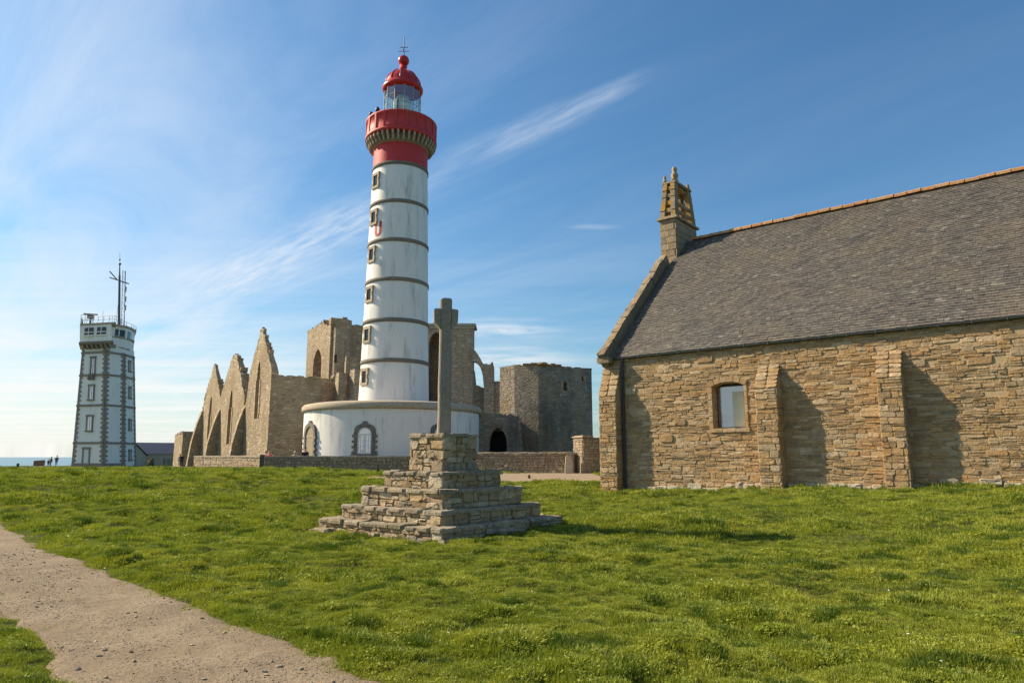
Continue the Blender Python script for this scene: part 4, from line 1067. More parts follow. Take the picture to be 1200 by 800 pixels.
for t_ in (.3, .45, .62): mb.box(frame(LQ(t_, .28, -.3), (1, 0, 0)), 0, 0, 0, .18, .15, .9)
mb.build('lattice_aerial', M['bar'], sem)
mb = MB(); for_ = [(115, .045, 10), (119.5, .03, 2.6), (131, .03, 1.8), (136, .03, 3.6)]
for px_, r_, hh in for_[1:]: p = at(px_, 380, 112); mb.tube((p.x, p.y, zrf), (p.x, p.y, zrf + hh), r_, 4)
mb.build('whip_aerial', M['rail'], sem)
mb = MB(); p = at(105.5, 380, 111.5); mb.tube((p.x, p.y, zrf), (p.x, p.y, zrf + 1.9), .16, 8); mb.box(frame((p.x - .45, p.y - .3, zrf + 1.25), (1, 0, 0)), 0, 0, 0, .8, .6, .55)
mb.tube((p.x - 1.25, p.y, zrf + 2.05), (p.x + 1.1, p.y, zrf + 1.9), .12, 6)
for dx in (-1.1, -.4, .4, 1.05): mb.tube((p.x + dx, p.y - .8, zrf), (p.x + dx, p.y - .8, zrf + 1.7), .04, 4)
mb.tube((p.x - 1.1, p.y - .8, zrf + 1.7), (p.x + 1.05, p.y - .8, zrf + 1.7), .04, 4); mb.tube((p.x - 1.1, p.y - .8, zrf + .9), (p.x + 1.05, p.y - .8, zrf + .9), .04, 4)
mb.build('radar', M['rail'], sem)

# ================================================================== LOW BLUE-ROOFED HOUSE
M['cream'] = simple('cream_render', (.50, .42, .30), .85, 0, .12, .8, .1)
M['bslate'] = simple('blue_slate', (.045, .06, .10), .55, 0, .25, 2.5, .2)
hs_ = empty('low_house', tuple(at(178, 545, 124))[:2] + (-.4,), 0, 'low cream house with dark blue slate roof right of the signal tower', 'house')
Ha = at(171, 545, 122); Hb = at(199, 545, 124); F = frame((Ha.x, Ha.y, 0), Vector((Hb.x - Ha.x, Hb.y - Ha.y, 0))); HL = (Vector((Hb.x, Hb.y)) - Vector((Ha.x, Ha.y))).length + 3
he = sz(531.5, 122); hr = sz(518.5, 126)
mb = MB(); mb.box(F, 0, 0, -1, HL, 6, he + 1); mb.build('wall', M['cream'], hs_)
mb = MB(); mb.extr(frame(F @ Vector((-2.1, 0, 0)), Vector((F.to_3x3() @ Vector((0, 1, 0))))), [(-.3, he - .02), (6.3, he - .02), (3, hr)], 0, -HL - 2.4)
mb.build('roof', M['bslate'], hs_)
gA = at(159.5, 545, 118.5); gB = at(171, 545, 122); Fg = frame((gA.x, gA.y, 0), Vector((gB.x - gA.x, gB.y - gA.y, 0))); gL = (Vector((gB.x, gB.y)) - Vector((gA.x, gA.y))).length
mb = MB(); mb.extr(Fg, [(-3.5, -1), (gL, -1), (gL, he - .3), (-.9, sz(520, 119)), (-3.5, he)], 0, 5); mb.build('gable_wall', M['cream'], hs_)
mb = MB(); mb.tube(Fg @ Vector((gL + .05, -.08, he - .3)), Fg @ Vector((-.9, -.08, sz(520, 119))), .12, 4); mb.build('verge', M['bslate'], hs_)
for x0_, x1_, za_, zc_, mt in ((3.55, 4.0, .2, 1.6, 'door_wood'), (4.2, 4.6, .2, 1.6, 'door_wood'), (4.8, 5.2, .2, 1.6, 'door_wood')):
    mb = MB(); mb.box(F, x0_ - .9, -.04, za_ - .4, x1_ - x0_, .1, zc_ - za_ + .1); mb.build('shutter', M['door_wood'], hs_)
mb = MB(); mb.extr(F, [(-1.2 + 1.3, -.2), (.95 + .3, -.2), (1.25, 1.0), (1.1, 1.3), (.68, 1.45), (.25, 1.3), (.1, 1.0)], -.05, .05); mb.build('arched_window', M['pane'], hs_)
# ================================================================== ABBEY RUINS
RC = [(.46, .35, .225), (.34, .26, .17), (.55, .45, .31), (.26, .20, .14), (.42, .31, .195), (.36, .295, .21)]
GC = [(.36, .305, .235), (.27, .23, .18), (.42, .365, .28), (.21, .18, .145), (.37, .30, .21)]
M['ruin'] = masonry('abbey_masonry', RC, .5, .26, (.42, .33, .225), .05, .8, .55, (.19, .15, .10), .3, .3)
M['ruinb'] = masonry('abbey_ashlar', [(.42, .34, .24), (.35, .28, .20), (.47, .39, .28)], .8, .36, (.28, .23, .16), .05, .6, .5, (.12, .10, .07), .25, .2, .1)
M['keep'] = masonry('keep_masonry', GC, .45, .23, (.27, .23, .175), .05, .6, .8, (.055, .05, .04), .22, .45)
M['lowm'] = simple('wall_mortar', (.22, .18, .13), .95, 0, .3, 3, .5)
M['lowst'] = stone_mat('low_wall_stone', [(.36, .29, .20), (.30, .24, .175), (.43, .35, .25), (.26, .21, .16), (.38, .29, .19)], lich=.45, bump=.5)
LST = StoneSet('wall_stone', M['lowst'], 10)
DL = Vector((.596, -.803, 0)); DRR = Vector((.803, .596, 0))
def zf(py, Y): return sz(py, Y)
def strip_wall(F, x0, x1, top, th, n=24, hole=None, zb=-1.2, name='wall', mat=None, parent=None, jag=0.0, holes=None, taper=0.0):
    """wall slab in frame F (outward -y), top(x) its broken upper edge, holes = pointed openings"""
    mb = MB(); xs = set(np.linspace(x0, x1, n + 1).tolist()); holes = holes or ([hole] if hole else [])
    for (xc, w, zs_, zp, zt_) in holes:
        for k in range(9): xs.add(xc - w / 2 + w * k / 8)
    xs = sorted(xs); xs = [x for i, x in enumerate(xs) if i == 0 or x - xs[i - 1] > 1e-4]
    tj = {x: top(x) + (random.uniform(-jag, jag) if jag else 0) for x in xs}
    tmax, tmin = max(tj.values()), min(tj.values()); ty = lambda x: th * (1 - taper * (tj[x] - tmin) / max(tmax - tmin, .1))
    def arch(x, h): xc, w, zs_, zp, zt_ = h; t = min(abs(x - xc) / (w / 2), 1); return zp + (zt_ - zp) * math.sqrt(max(0, 1 - t ** 1.6))
    q = lambda *p: mb.add([F @ Vector(v) for v in p], [tuple(range(len(p)))])
    for a, b in zip(xs, xs[1:]):
        xm = (a + b) / 2; h = next((h for h in holes if abs(xm - h[0]) < h[1] / 2), None)
        segs = [(zb, zb, tj[a], tj[b])] if not h else [(zb, zb, h[2], h[2]), (arch(a, h), arch(b, h), tj[a], tj[b])]
        for i, (a0, b0, a1, b1) in enumerate(segs):
            tb_, ta_ = (ty(b), ty(a)) if (i or not h) else (th, th)
            q((a, 0, a0), (b, 0, b0), (b, 0, b1), (a, 0, a1)); q((b, th, b0), (a, th, a0), (a, ta_, a1), (b, tb_, b1))
            q((a, 0, a1), (b, 0, b1), (b, tb_, b1), (a, ta_, a1))
            if i: q((a, th, a0), (b, th, b0), (b, 0, b0), (a, 0, a0))
    for x, s in ((x0, 0), (x1, 1)):
        p = ((x, 0, zb), (x, 0, tj[x]), (x, ty(x), tj[x]), (x, th, zb)); q(*(p if s == 0 else p[::-1]))
    for (xc, w, zs_, zp, zt_) in holes:
        for sx in (-1, 1):
            x = xc + sx * w / 2; p = ((x, 0, zs_), (x, th, zs_), (x, th, zp), (x, 0, zp)); q(*(p if sx < 0 else p[::-1]))
    ob_ = mb.build(name, mat, parent)
    if jag > .03 and parent is not None:      # loose broken stones along the upper edge
        x = x0 + .1
        while x < x1 - .2:
            dz_ = (top(min(x + .3, x1)) - top(x)) / .3; st_ = min(.6 / max(abs(dz_), .6), .9) * random.uniform(.6, 1.3); hh = random.uniform(.25, .6) * (1 if abs(dz_) > .8 else .6)
            if random.random() < (.62 if abs(dz_) > .8 else .5):
                k_ = ty(min(tj, key=lambda v: abs(v - x)))
                T = F @ Matrix.Translation((x, k_ * .5, top(x) - hh * .12)) @ Matrix.Rotation(random.uniform(-.08, .08), 4, 'Y') @ Matrix.Translation((0, k_ * .35, 0))
                link_mesh('broken_stone', random.choice(BKS(mat)), parent, T @ Matrix.Diagonal((random.uniform(.3, .75), k_ * random.uniform(.6, .95), hh, 1)))
            x += max(st_ * random.uniform(.5, 1.9), .2)
    return ob_
_bk = {}
def BKS(mat):
    if mat.name not in _bk: _bk[mat.name] = StoneSet('broken_stone', mat, 5, rough=.06, inset=.93, blocky=True).me
    return _bk[mat.name]
def pw(pts):      # piecewise linear
    xs = [p[0] for p in pts]; zs_ = [p[1] for p in pts]; return lambda x: float(np.interp(x, xs, zs_))
def ruin_gable(pxc, Y, xl, xr, tops, win, slit=None, label='', but=None, th=.95):
    o = at(pxc, 545, Y); F = frame((o.x, o.y, 0), DL)
    e = empty('ruined_gable', (o.x, o.y, gz(o.x, o.y)), 0, label, 'ruined gable', 'pointed gables of the ruined abbey')
    def Yx(x): return Y + DL.y * x
    T = pw([(x, zf(py, Yx(x))) for x, py in tops])
    hs = []
    if win: xc, w, yb, yt = win; zt_ = zf(yt, Yx(xc)); zb_ = zf(yb, Yx(xc)); hs.append((xc, w, zb_, zt_ - (zt_ - zb_) * .33, zt_))
    strip_wall(F, xl, xr, T, th, 20, holes=hs, mat=M['ruin'], parent=e, jag=.14, zb=-1.5, taper=.72)
    if win:      # dressed edge round the lancet
        xc, w, yb, yt = win; n_ = 9
        for k in range(n_):
            z = zb_ + (zt_ - (zt_ - zb_) * .33 - zb_) * k / n_; hh = (zt_ - (zt_ - zb_) * .33 - zb_) / n_
            for s in (-1, 1):
                ww = .42 if k % 2 else .28
                link_mesh('jamb_stone', random.choice(JST.me), e, F @ Matrix.Translation((xc + s * (w / 2 + ww / 2), 0, z + hh / 2)) @ Matrix.Diagonal((ww, .06, hh - .02, 1)))
    if but:
        bx, bw, ytop, d = but; zt_ = zf(ytop, Yx(bx)); mb = MB()
        pr_ = [(0.15, -1.5), (-d, -1.5), (-d + .05, .8), (-d * .78, zt_ * .42), (-d * .45, zt_ * .72), (-d * .12, zt_ * .93), (.15, zt_)]
        mb.hexa([F @ Vector((bx - bw / 2, y, z)) for y, z in pr_][::-1], [F @ Vector((bx + bw / 2, y, z)) for y, z in pr_][::-1]); mb.build('buttress', M['ruin'], e)
    return F
M['jamb'] = stone_mat('ruin_jamb_stone', [(.42, .34, .23), (.36, .28, .19)], lich=.2, bump=.4)
JST = StoneSet('jamb_stone', M['jamb'], 5, rough=.03, inset=.96, blocky=True)
F3 = ruin_gable(297, 70, -4.7, 4.1, [(-4.7, 478), (-3.9, 470), (-3.6, 438), (-.15, 385), (.1, 384), (3.9, 431), (4.1, 437)], (-.1, 1.15, 490, 423), label='tallest pointed ruined gable with a lancet slit, nearest to the lighthouse', but=(-4.6, .8, 474, 1.4))
F2 = ruin_gable(267, 78.5, -5.5, 4.9, [(-5.5, 468), (-4.9, 458), (-1.0, 416), (.5, 414.5), (4.9, 464)], (-.5, 1.3, 520, 457), label='middle ruined gable with a broken flat tip and a lancet opening', but=(-5.4, .8, 477, 1.5), th=1.3)
F1 = ruin_gable(242.5, 87, -4.6, 4.4, [(-4.6, 480), (-4.2, 470), (-.15, 427), (.15, 426), (4.4, 468)], (-.3, 1.2, 522, 464), label='leftmost and lowest of the three pointed ruined gables', but=(-4.5, .8, 478, 1.5))
# side wall of the transept
o = F3 @ Vector((4.08, .3, 0)); Fs = frame((o.x, o.y, 0), DRR)
tw = empty('transept_wall', (o.x + 3, o.y + 3, .6), 0, 'high plain ruined wall between the tallest gable and the lighthouse base', 'ruined wall', None)
o2 = at(366, 545, 73.5); strip_wall(frame((o2.x, o2.y, 0), DRR), 0, 2.1, pw([(0, zf(443, 74)), (2.1, zf(445, 75))]), 1.2, 5, mat=M['ruin'], parent=tw, jag=.05)
strip_wall(Fs, .0, 4.8, pw([(0, zf(437, 66.9)), (.4, zf(440, 67)), (4.8, zf(442, 69.5))]), 1.4, 20, mat=M['ruin'], parent=tw, jag=.07)
# small ruined block by the low house
e = empty('ruined_block', tuple(at(210, 545, 95))[:2] + (.2,), 0, 'low square ruined wall stub between the low house and the pointed gables', 'ruined wall')
P0 = at(211.5, 545, 93); F = frame((P0.x, P0.y, 0), DL)
strip_wall(F @ Matrix.Translation((-5.2, 0, 0)), 0, 5.2, pw([(0, zf(509, 97)), (5.2, zf(506, 93))]), 1.2, 8, mat=M['ruin'], parent=e, jag=.05)
strip_wall(frame((P0.x, P0.y, 0), DRR) @ Matrix.Translation((.003, .003, 0)), 0, 2.8, pw([(0, zf(506, 93)), (2.8, zf(506, 94))]), 1.2, 8, mat=M['ruin'], parent=e, jag=.05)
# ruined tower left of the lighthouse
P0 = at(380.5, 545, 76); P0.z = 0; e = empty('ruined_tower', (P0.x, P0.y, .6), 0, 'ruined church tower with a pointed arch and broken crown behind the left of the lighthouse', 'ruined tower')
FL = frame(P0, DL); YF = lambda x: 76 + DL.y * x
za_, zb_ = zf(447, YF(-3.5)), zf(409, YF(-3.5))
strip_wall(FL @ Matrix.Translation((0, 0, 0)), -7.4, 0, pw([(-7.4, zf(388, 82)), (-5.4, zf(385, 80.4)), (-4.2, zf(381, 79)), (-3.4, zf(378, 78)), (-2.4, zf(376.5, 78)), (-1.8, zf(381, 77.5)), (0, zf(380, 76))]), 1.5, 26,
           holes=[(-3.7, 2.6, za_ - 1.5, za_ + 2.0, zb_)], mat=M['ruin'], parent=e, jag=.22)
FRt = frame(P0, DRR)
strip_wall(FRt @ Matrix.Translation((.003, .003, 0)), 0, 8.5, pw([(0, zf(381, 76)), (2, zf(381, 77)), (5, zf(382, 79)), (8.5, zf(384, 81))]), 1.5, 20, mat=M['ruin'], parent=e, jag=.12)
strip_wall(frame(P0 + DRR * 8.3 + DL * -7.4, -DL), -7.4, 0, pw([(-7.4, 15.5), (0, 14.5)]), 1.4, 14, mat=M['ruin'], parent=e, jag=.2) if False else None
strip_wall(frame(P0 - DL * 7.4 + DRR * 1.4, DRR) @ Matrix.Translation((0, -1.45, 0)), 0, 7, pw([(0, zf(389, 82)), (7, zf(386, 84))]), 1.4, 14, mat=M['ruin'], parent=e, jag=.2)
# stair turret, half round, with slits
tc_ = P0 + DRR * 1.05 + Vector((.35, -.1, 0)); mb = MB(); zt_ = zf(374, 75.6)
mb.lathe((tc_.x, tc_.y, 0), [(1.15, -1), (1.15, zt_ - 6.5), (1.05, zt_ - 6.3), (1.05, zt_), (0, zt_)], 12, False); mb.build('stair_turret', M['ruinb'], e)
for py in (419, 452):
    mb = MB(); z = zf(py, 75); a = VA + R(-32); n_ = Vector((math.cos(a), math.sin(a), 0)); q_ = frame(tc_ + n_ * 1.0, (-n_).cross(Vector((0, 0, 1)))); mb.box(q_, -.13, -.12, z - .45, .26, .5, .9); mb.build('slit_window', M['dark'], e)
mb = MB(); q_ = frame(P0, DRR); mb.box(q_, 1.25, -.35, zt_ - .5, .55, .8, zf(369.5, 75.6) - zt_ + .5); mb.box(q_, -.3, -.7, zt_ - .6, 1.8, .6, .75); mb.build('broken_crown', M['ruin'], e)
for i, (pl, pr, pt, Y) in enumerate(((402.5, 416, 417, 73.2), (394.5, 404, 436, 72.6), (413, 420, 432, 72.0))):
    a = at(pl, 500, Y); b = at(pr, 500, Y + .4); q_ = frame((a.x, a.y, 0), Vector((b.x - a.x, b.y - a.y, 0))); w_ = (b - a).xy.length
    z = zf(pt, Y); mb = MB(); mb.box(q_, 0, 0, -1, w_, 1.6, z + .6); mb.extr(q_ @ Matrix.Rotation(0, 4, 'Z'), [(0.01, z - .4), (w_ - .01, z - .4), (w_ - .01, z - .05), (0.01, z)], .005, 1.2); mb.build('pier', M['ruinb'], e)
# nave fragment right of the lighthouse
a = at(488, 545, 79.5); b = at(553, 545, 79.5); e = empty('nave_ruin', (at(530, 545, 81).x, 81, .6), 0, 'tall ruined nave wall with a dark arched opening behind the stone cross', 'ruined wall')
F = frame((a.x, a.y, 0), Vector((b.x - a.x, b.y - a.y, 0))); L = (b - a).xy.length; k = L / 65
z1_ = zf(382, 79.5)
strip_wall(F, 0, L, lambda x: z1_, 1.3, 12, holes=[(k * 20.5, k * 18, zf(470, 80), zf(405, 80), zf(390, 80))], mat=M['ruinb'], parent=e)
mb = MB(); mb.box(F, L - 1.5, 1.3, -1, 1.497, 1.6, z1_ + 1); mb.box(F, -1, 1.31, -1, 1.5, 1.6, z1_ + 1); mb.box(F, 0, 2.9, -1, L - .2, .5, z1_ + .95); mb.build('side_wall', M['ruinb'], e)
mb = MB(); mb.box(F, -.5, -.25, z1_ + .004, L + .8, 3.4, .28); mb.box(F, -.4, -.12, z1_ - .3, L + .55, .118, .3); mb.build('cornice', M['granite_tan'], e)
mb = MB(); mb.box(F, k * 8, -.4, zf(470, 80) - .4, k * 28, .38, .35); mb.build('sill', M['granite_tan'], e)
# flying buttress, pier and stub
e = empty('flying_buttress', (at(572, 545, 79).x, 79, .6), 0, 'broken flying buttress arching from the nave ruin down to its stone pier', 'buttress')
mb = MB(); F = frame((at(552.8, 545, 79).x, 79, 0), (1, -.02, 0)); pxm = 79 / 811
o_ = []; i_ = []
for kx in range(11):
    t = kx / 10; o_.append((t * 15.5 * pxm, zf(409 + 24 * t ** 1.5, 79))); i_.append((t * 13.5 * pxm, zf(423.5 + (1 - math.sqrt(max(0, 1 - (t) ** 2.2))) * 30, 79)))
for j in range(10):
    mb.hexa([F @ Vector((x, y, z)) for (x, z), y in ((i_[j], 0), (i_[j + 1], 0), (i_[j + 1], 1), (i_[j], 1))], [F @ Vector((x, y, z)) for (x, z), y in ((o_[j], 0), (o_[j + 1], 0), (o_[j + 1], 1), (o_[j], 1))])
mb.build('arch', M['ruinb'], e)
F = frame((at(566.5, 545, 79).x, 78.8, 0), (1, 0, 0)); w_ = 12 * pxm
strip_wall(F, 0, w_, pw([(0, zf(427, 79)), (w_ * .7, zf(427, 79)), (w_ * .74, zf(424, 79)), (w_ * .95, zf(424, 79)), (w_, zf(430, 79))]), 1.6, 8, mat=M['ruinb'], parent=e, jag=.05, name='pier')
strip_wall(frame((at(578.4, 545, 79).x, 79.1, 0), (1, 0, 0)), 0, 1.1, pw([(0, zf(446, 79)), (1.1, zf(447, 79))]), 1.2, 3, mat=M['ruinb'], parent=e, jag=.05, name='stub')
F = frame((at(549, 545, 88).x, 88, 0), (1, 0, 0))
e = empty('ruined_wall', (F.translation.x + 1, 88, .6), 0, 'dark ruin fragment glimpsed under the flying buttress arch', 'ruined wall')
strip_wall(F, 0, 2.2, pw([(0, zf(434, 88)), (.7, zf(434, 88)), (.8, zf(451, 88)), (2.2, zf(455, 88))]), 1, 10, mat=M['keep'], parent=e, jag=.1)
# keep
e = empty('stone_keep', (at(640, 545, 66).x, 66, .6), 0, 'massive blocky stone keep with dark stained walls behind the low wall', 'keep')
KP = [at(585.5, 500, 62.3), at(603, 500, 61.3), at(631, 500, 60.4), at(694.5, 500, 63.5)]
zk_ = zf(427, 60.4); KP = [Vector((p.x, p.y, 0)) for p in KP]; KP += [KP[3] + Vector((-1.5, 9, 0)), KP[0] + Vector((1, 6, 0))]
def keep_top(a, b): return None
for i in range(6):
    a, b = KP[i], KP[(i + 1) % 6]; d = (b - a); F = frame(a, d)
    hs = []
    if i == 2:
        Lk = d.length
        for (pc, wd, yb, yt) in ((662.2, .42, 457.5, 447.5), (683, .22, 445, 439.5)):
            t = (pc - 631) / 63.5; hs.append((t * Lk, wd, zf(yb, 62), zf(yt + .8, 62), zf(yt, 62)))
    strip_wall(F @ Matrix.Translation((0, .0, 0)), .0, d.length, lambda x: zk_, 1.0, 22, holes=hs, mat=M['keep'], parent=e, jag=.05, name='wall')
    if i == 2:
        for h in hs:
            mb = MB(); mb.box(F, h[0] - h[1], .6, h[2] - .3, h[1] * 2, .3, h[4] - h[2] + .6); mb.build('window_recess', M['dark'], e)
            for s in (-1, 1):
                for q_ in range(3):
                    hh = (h[4] - h[2]) / 3; link_mesh('jamb_stone', random.choice(JST.me), e, F @ Matrix.Translation((h[0] + s * (h[1] / 2 + .14), 0, h[2] + hh * (q_ + .5))) @ Matrix.Diagonal((.27, .04, hh - .02, 1)))
        for (pc, py) in ((681, 463), (685.5, 462.5), (657, 463.5)):
            link_mesh('pale_block', random.choice(JST.me), e, F @ Matrix.Translation(((pc - 631) / 63.5 * d.length, 0, zf(py, 62))) @ Matrix.Diagonal((.3, .04, .3, 1)))
mb = MB(); mb.add([p + Vector((0, 0, zk_ - .35)) for p in KP], [tuple(range(6))]); mb.build('roof', M['keep'], e)
M['kcap'] = stone_mat('keep_sunlit_capping', [(.38, .27, .15), (.30, .24, .16)], orange=.6, lich=.2)  # orange tint imitates sunlight on the top edge of the keep
kcs = StoneSet('capping_stone', M['kcap'], 5, rough=.05)
for i in (1, 2):
    a, b = KP[i], KP[i + 1]; F = frame(a, b - a); L = (b - a).length; x = 0 if i == 2 else L * .35
    while x < L * (.32 if i == 2 else 1):
        w_ = random.uniform(.5, .9); link_mesh('capping_stone', random.choice(kcs.me), e, F @ Matrix.Translation((x + w_ / 2, .4, zk_ + .06)) @ Matrix.Diagonal((w_ - .02, .5, random.uniform(.14, .3), 1))); x += w_
# buttress with pale toothed edge and the arched outbuilding
mb = MB(); a = at(604.5, 530, 59.2); F = frame((a.x, a.y, 0), (1, .1, 0)); zz_ = zf(489, 59)
mb.hexa([F @ Vector(p) for p in ((0.2, 0, -1), (1.15, 0, -1), (1.15, 2.5, -1), (0.2, 2.5, -1))], [F @ Vector(p) for p in ((-.05, .3, zz_), (.35, .3, zz_), (.35, 2.5, zz_), (-.05, 2.5, zz_))]); mb.build('buttress', M['keep'], e)
for kx in range(9):
    t = (kx + .3) / 9; link_mesh('edge_stone', random.choice(JST.me), e, F @ Matrix.Translation((.0 + .13 + .22 * (1 - t) + .15, .28 * t, -0.2 + (zz_ + .2) * t)) @ Matrix.Diagonal((.36 if kx % 2 else .26, .07, .26, 1)))
e = empty('arched_outbuilding', (at(585, 545, 57).x, 57, .6), 0, 'low ruined vaulted building with a dark archway right of the lighthouse base', 'outbuilding')
a = at(552, 545, 57.5); b = at(607, 545, 57.2); F = frame((a.x, a.y, 0), Vector((b.x - a.x, b.y - a.y, 0))); L = (b - a).xy.length; k = L / 55
strip_wall(F, 0, L, pw([(0, zf(479, 57)), (k * 12, zf(481, 57)), (k * 22, zf(483, 57)), (k * 40, zf(485, 57)), (L, zf(487.5, 57))]), .9, 20, holes=[(k * 31.5, k * 21, -1, zf(520, 57), zf(501, 57))], mat=M['keep'], parent=e, jag=.12)
mb = MB(); mb.box(F, 0, .9, -1, .8, 3.9, 4.6); mb.box(F, L - .8, .9, -1, .79, 3.9, 4.0); mb.box(F, .8, 4.4, -1, L - 1.6, .4, 4.2); mb.box(F, .8, .92, 3.75, L - 1.6, 3.4, .25); mb.build('inner_wall', M['keep'], e)
mb = MB(); mb.box(F, .81, 1.6, -1, L - 1.62, .1, 4.7); mb.box(F, .81, .92, -1, .1, .6, 4.7); mb.build('recess_shade_panel', M['dark'], e)  # black panels stand in for the shade under the vault
for kx in range(0):
    t = math.pi * (kx + .5) / 7; w_ = k * 21 / 2; zs0 = zf(520, 57); hA = zf(501, 57) - zs0
    link_mesh('arch_stone', random.choice(JST.me), e, F @ Matrix.Translation((k * 31.5 + (w_ + .16) * math.cos(t), -.0, zs0 + (hA + .16) * math.sin(t) ** .9)) @ Matrix.Rotation(math.pi / 2 - t, 4, 'Y') @ Matrix.Diagonal((.5, .05, .34, 1)))

# ================================================================== LOW WALLS
def low_wall(A, B, ztop, label, th=.5, cap=True, band=(.14, .26), wr=(.2, .45), copw=(.5, .9)):
    F = frame((A.x, A.y, 0), Vector((B.x - A.x, B.y - A.y, 0))); L = (Vector((B.x, B.y)) - Vector((A.x, A.y))).length
    e = empty('boundary_wall', F @ Vector((L / 2, 0, .6)), 0, label, 'low wall')
    zb = min(gz(A.x, A.y), gz(B.x, B.y)) - .5
    mb = MB(); mb.box(F, 0, 0, zb, L, th, ztop - zb - .1); core = mb.build('wall', M['lowm'], e)
    lst = [(x, z + zb + .3, w, h) for x, z, w, h in rubble(L, ztop - .1 - zb - .3, band, wr, .02, None, random, .6)]
    LST.lay(core, on_wall(F, lst, (.03, .07), .03), 0, 'stone', 'rubble_stones')
    x = 0
    while x < L - .1:
        w_ = min(random.uniform(*copw), L - x)
        link_mesh('coping_stone', random.choice(QST2.me), e, F @ Matrix.Translation((x + w_ / 2, .22, ztop - .04 + random.uniform(-.015, .015))) @ Matrix.Diagonal((w_ - .02, .32, .15, 1))); x += w_
    return e
M['lcop'] = stone_mat('wall_coping', [(.38, .32, .24), (.32, .27, .21), (.42, .36, .27)], lich=.4, bump=.4)
QST2 = StoneSet('coping_stone', M['lcop'], 8, rough=.05, inset=.95, blocky=True)
low_wall(at(553, 530, 47.9), at(673, 529.4, 45.2), zf(530, 46.4), 'low rubble wall with coping behind the gravel yard, between pedestal and chapel')
low_wall(at(309.5, 534, 49.5), at(500, 535, 47.4), zf(534.5, 48.5), 'long low grey rubble wall in front of the lighthouse base')
low_wall(at(228, 534, 76), at(309, 535, 58.5), zf(534.2, 66), 'sunlit tan low wall along the foot of the pointed gables', wr=(.4, .8), band=(.25, .4))
# gate pier with its wing, standing stone
e = empty('gate_pier', (at(680, 545, 45.3).x, 45.3, .5), 0, 'square rubble gate pier with a pale cap stone beside the chapel corner', 'pier')
P1 = at(683.5, 550, 44.6); F = frame((P1.x, P1.y, 0), (.94, .34, 0)); Fl = frame((P1.x, P1.y, 0), Vector((.34, -.94, 0)))
mb = MB(); mb.box(F, 0, 0, -.3, 2.6, 1.4, zf(512.5, 45) + .3); core = mb.build('pier_core', M['lowm'], e)
LST.lay(core, on_wall(F, rubble(2.6, zf(512.5, 45) - .1, (.14, .24), (.22, .45), .02, None, random, .6), (.02, .05)) , 0, 'stone', 'rubble_stones')
Fa = frame(F @ Vector((0, 1.4, 0)), F.to_3x3() @ Vector((0, -1, 0)))
LST.lay(core, on_wall(Fa, rubble(1.4, zf(512.5, 45) - .1, (.16, .28), (.25, .5), .02, None, random, .6), (.02, .05)), 0, 'stone', 'side_stones')
mb = MB(); mb.box(F, -.08, -.1, zf(512.5, 45) + .004, .8, 1.6, .08); mb.box(F, .04, .05, zf(512.5, 45) + .084, .55, 1.3, .05); mb.build('cap_stone', M['lcop'], e)
e = None
p = at(666.5, 553, 44.9); mb = MB(); z1_ = zf(532.5, 45.7); w_ = .26
def ss(z, w, d, x=0): return [Vector((p.x + x + a * w, p.y + b * d, z)) for a, b in ((-1, -1), (1, -1), (1, 1), (-1, 1))]
mb.hexa(ss(.2, .27, .16), ss(1.1, .25, .15, .02)); mb.hexa(ss(1.1, .25, .15, .02), ss(z1_ - .12, .2, .13, .02)); mb.hexa(ss(z1_ - .12, .2, .13, .02), ss(z1_, .09, .08, .03))
tag(mb.build('standing_stone', M['footing'], None, Matrix.Translation((p.x, p.y, .3))), 'pale upright stone slab leaning on the end of the low wall', 'stone')

# small posts, boards, rail
def post(px, pyt, Y, w_, label, cat='post', mat='frame_dark', name='post'):
    p = at(px, pyt, Y); z0_ = gz(p.x, Y) - .1; mb = MB(); mb.box(frame((p.x, Y, 0), (1, .2, 0)), -w_ / 2, -w_ / 2, z0_, w_, w_, p.z - z0_ - .05)
    mb.hexa([Vector((p.x + a * w_ / 2, Y + b * w_ / 2, p.z - .05)) for a, b in ((-1, -1), (1, -1), (1, 1), (-1, 1))], [Vector((p.x + a * w_ / 4, Y + b * w_ / 4, p.z)) for a, b in ((-1, -1), (1, -1), (1, 1), (-1, 1))])
    return tag(mb.build(name, M[mat], None, Matrix.Translation((p.x, Y, z0_ + .1))), label, cat)
M['oldwood'] = simple('weathered_wood', (.10, .085, .06), .85, 0, .3, 6, .3)
M['boards'] = simple('brown_boards', (.22, .12, .08), .8, 0, .3, 3, .2)
post(620, 556, 38, .13, 'short dark wooden post standing at the edge of the gravel yard', mat='oldwood')
post(307.3, 532, 48.6, .26, 'dark mossy post standing where the tan and grey low walls meet', mat='oldwood')
post(443, 543.5, 43, .12, 'short dark post in the grass before the long low wall', mat='oldwood')
post(21.3, 542.5, 60, .16, 'lone dark post on the grass crest at the far left', mat='oldwood')
post(345, 549 - 4, 42, .08, 'thin stub post in grass below the lighthouse door', mat='oldwood')
e = empty('board_fence', tuple(at(45, 545, 120))[:2] + (0,), 0, 'short brown board fence on the skyline before the sea', 'fence')
for k_ in range(9):
    p = at(39.5 + k_ * 1.5, 539.5 - k_ * .1, 120); z0_ = gz(p.x, 120) - .2; mb = MB(); mb.box(frame((p.x, 120, 0), (1, 0, 0)), 0, 0, z0_, .19, .06, p.z - z0_); mb.build('board', M['boards'], e)
mb = MB(); mb.box(frame((at(39, 545, 120.1).x, 120.07, 0), (1, 0, 0)), 0, 0, .55, 2.1, .06, .1); mb.build('rail', M['oldwood'], e)
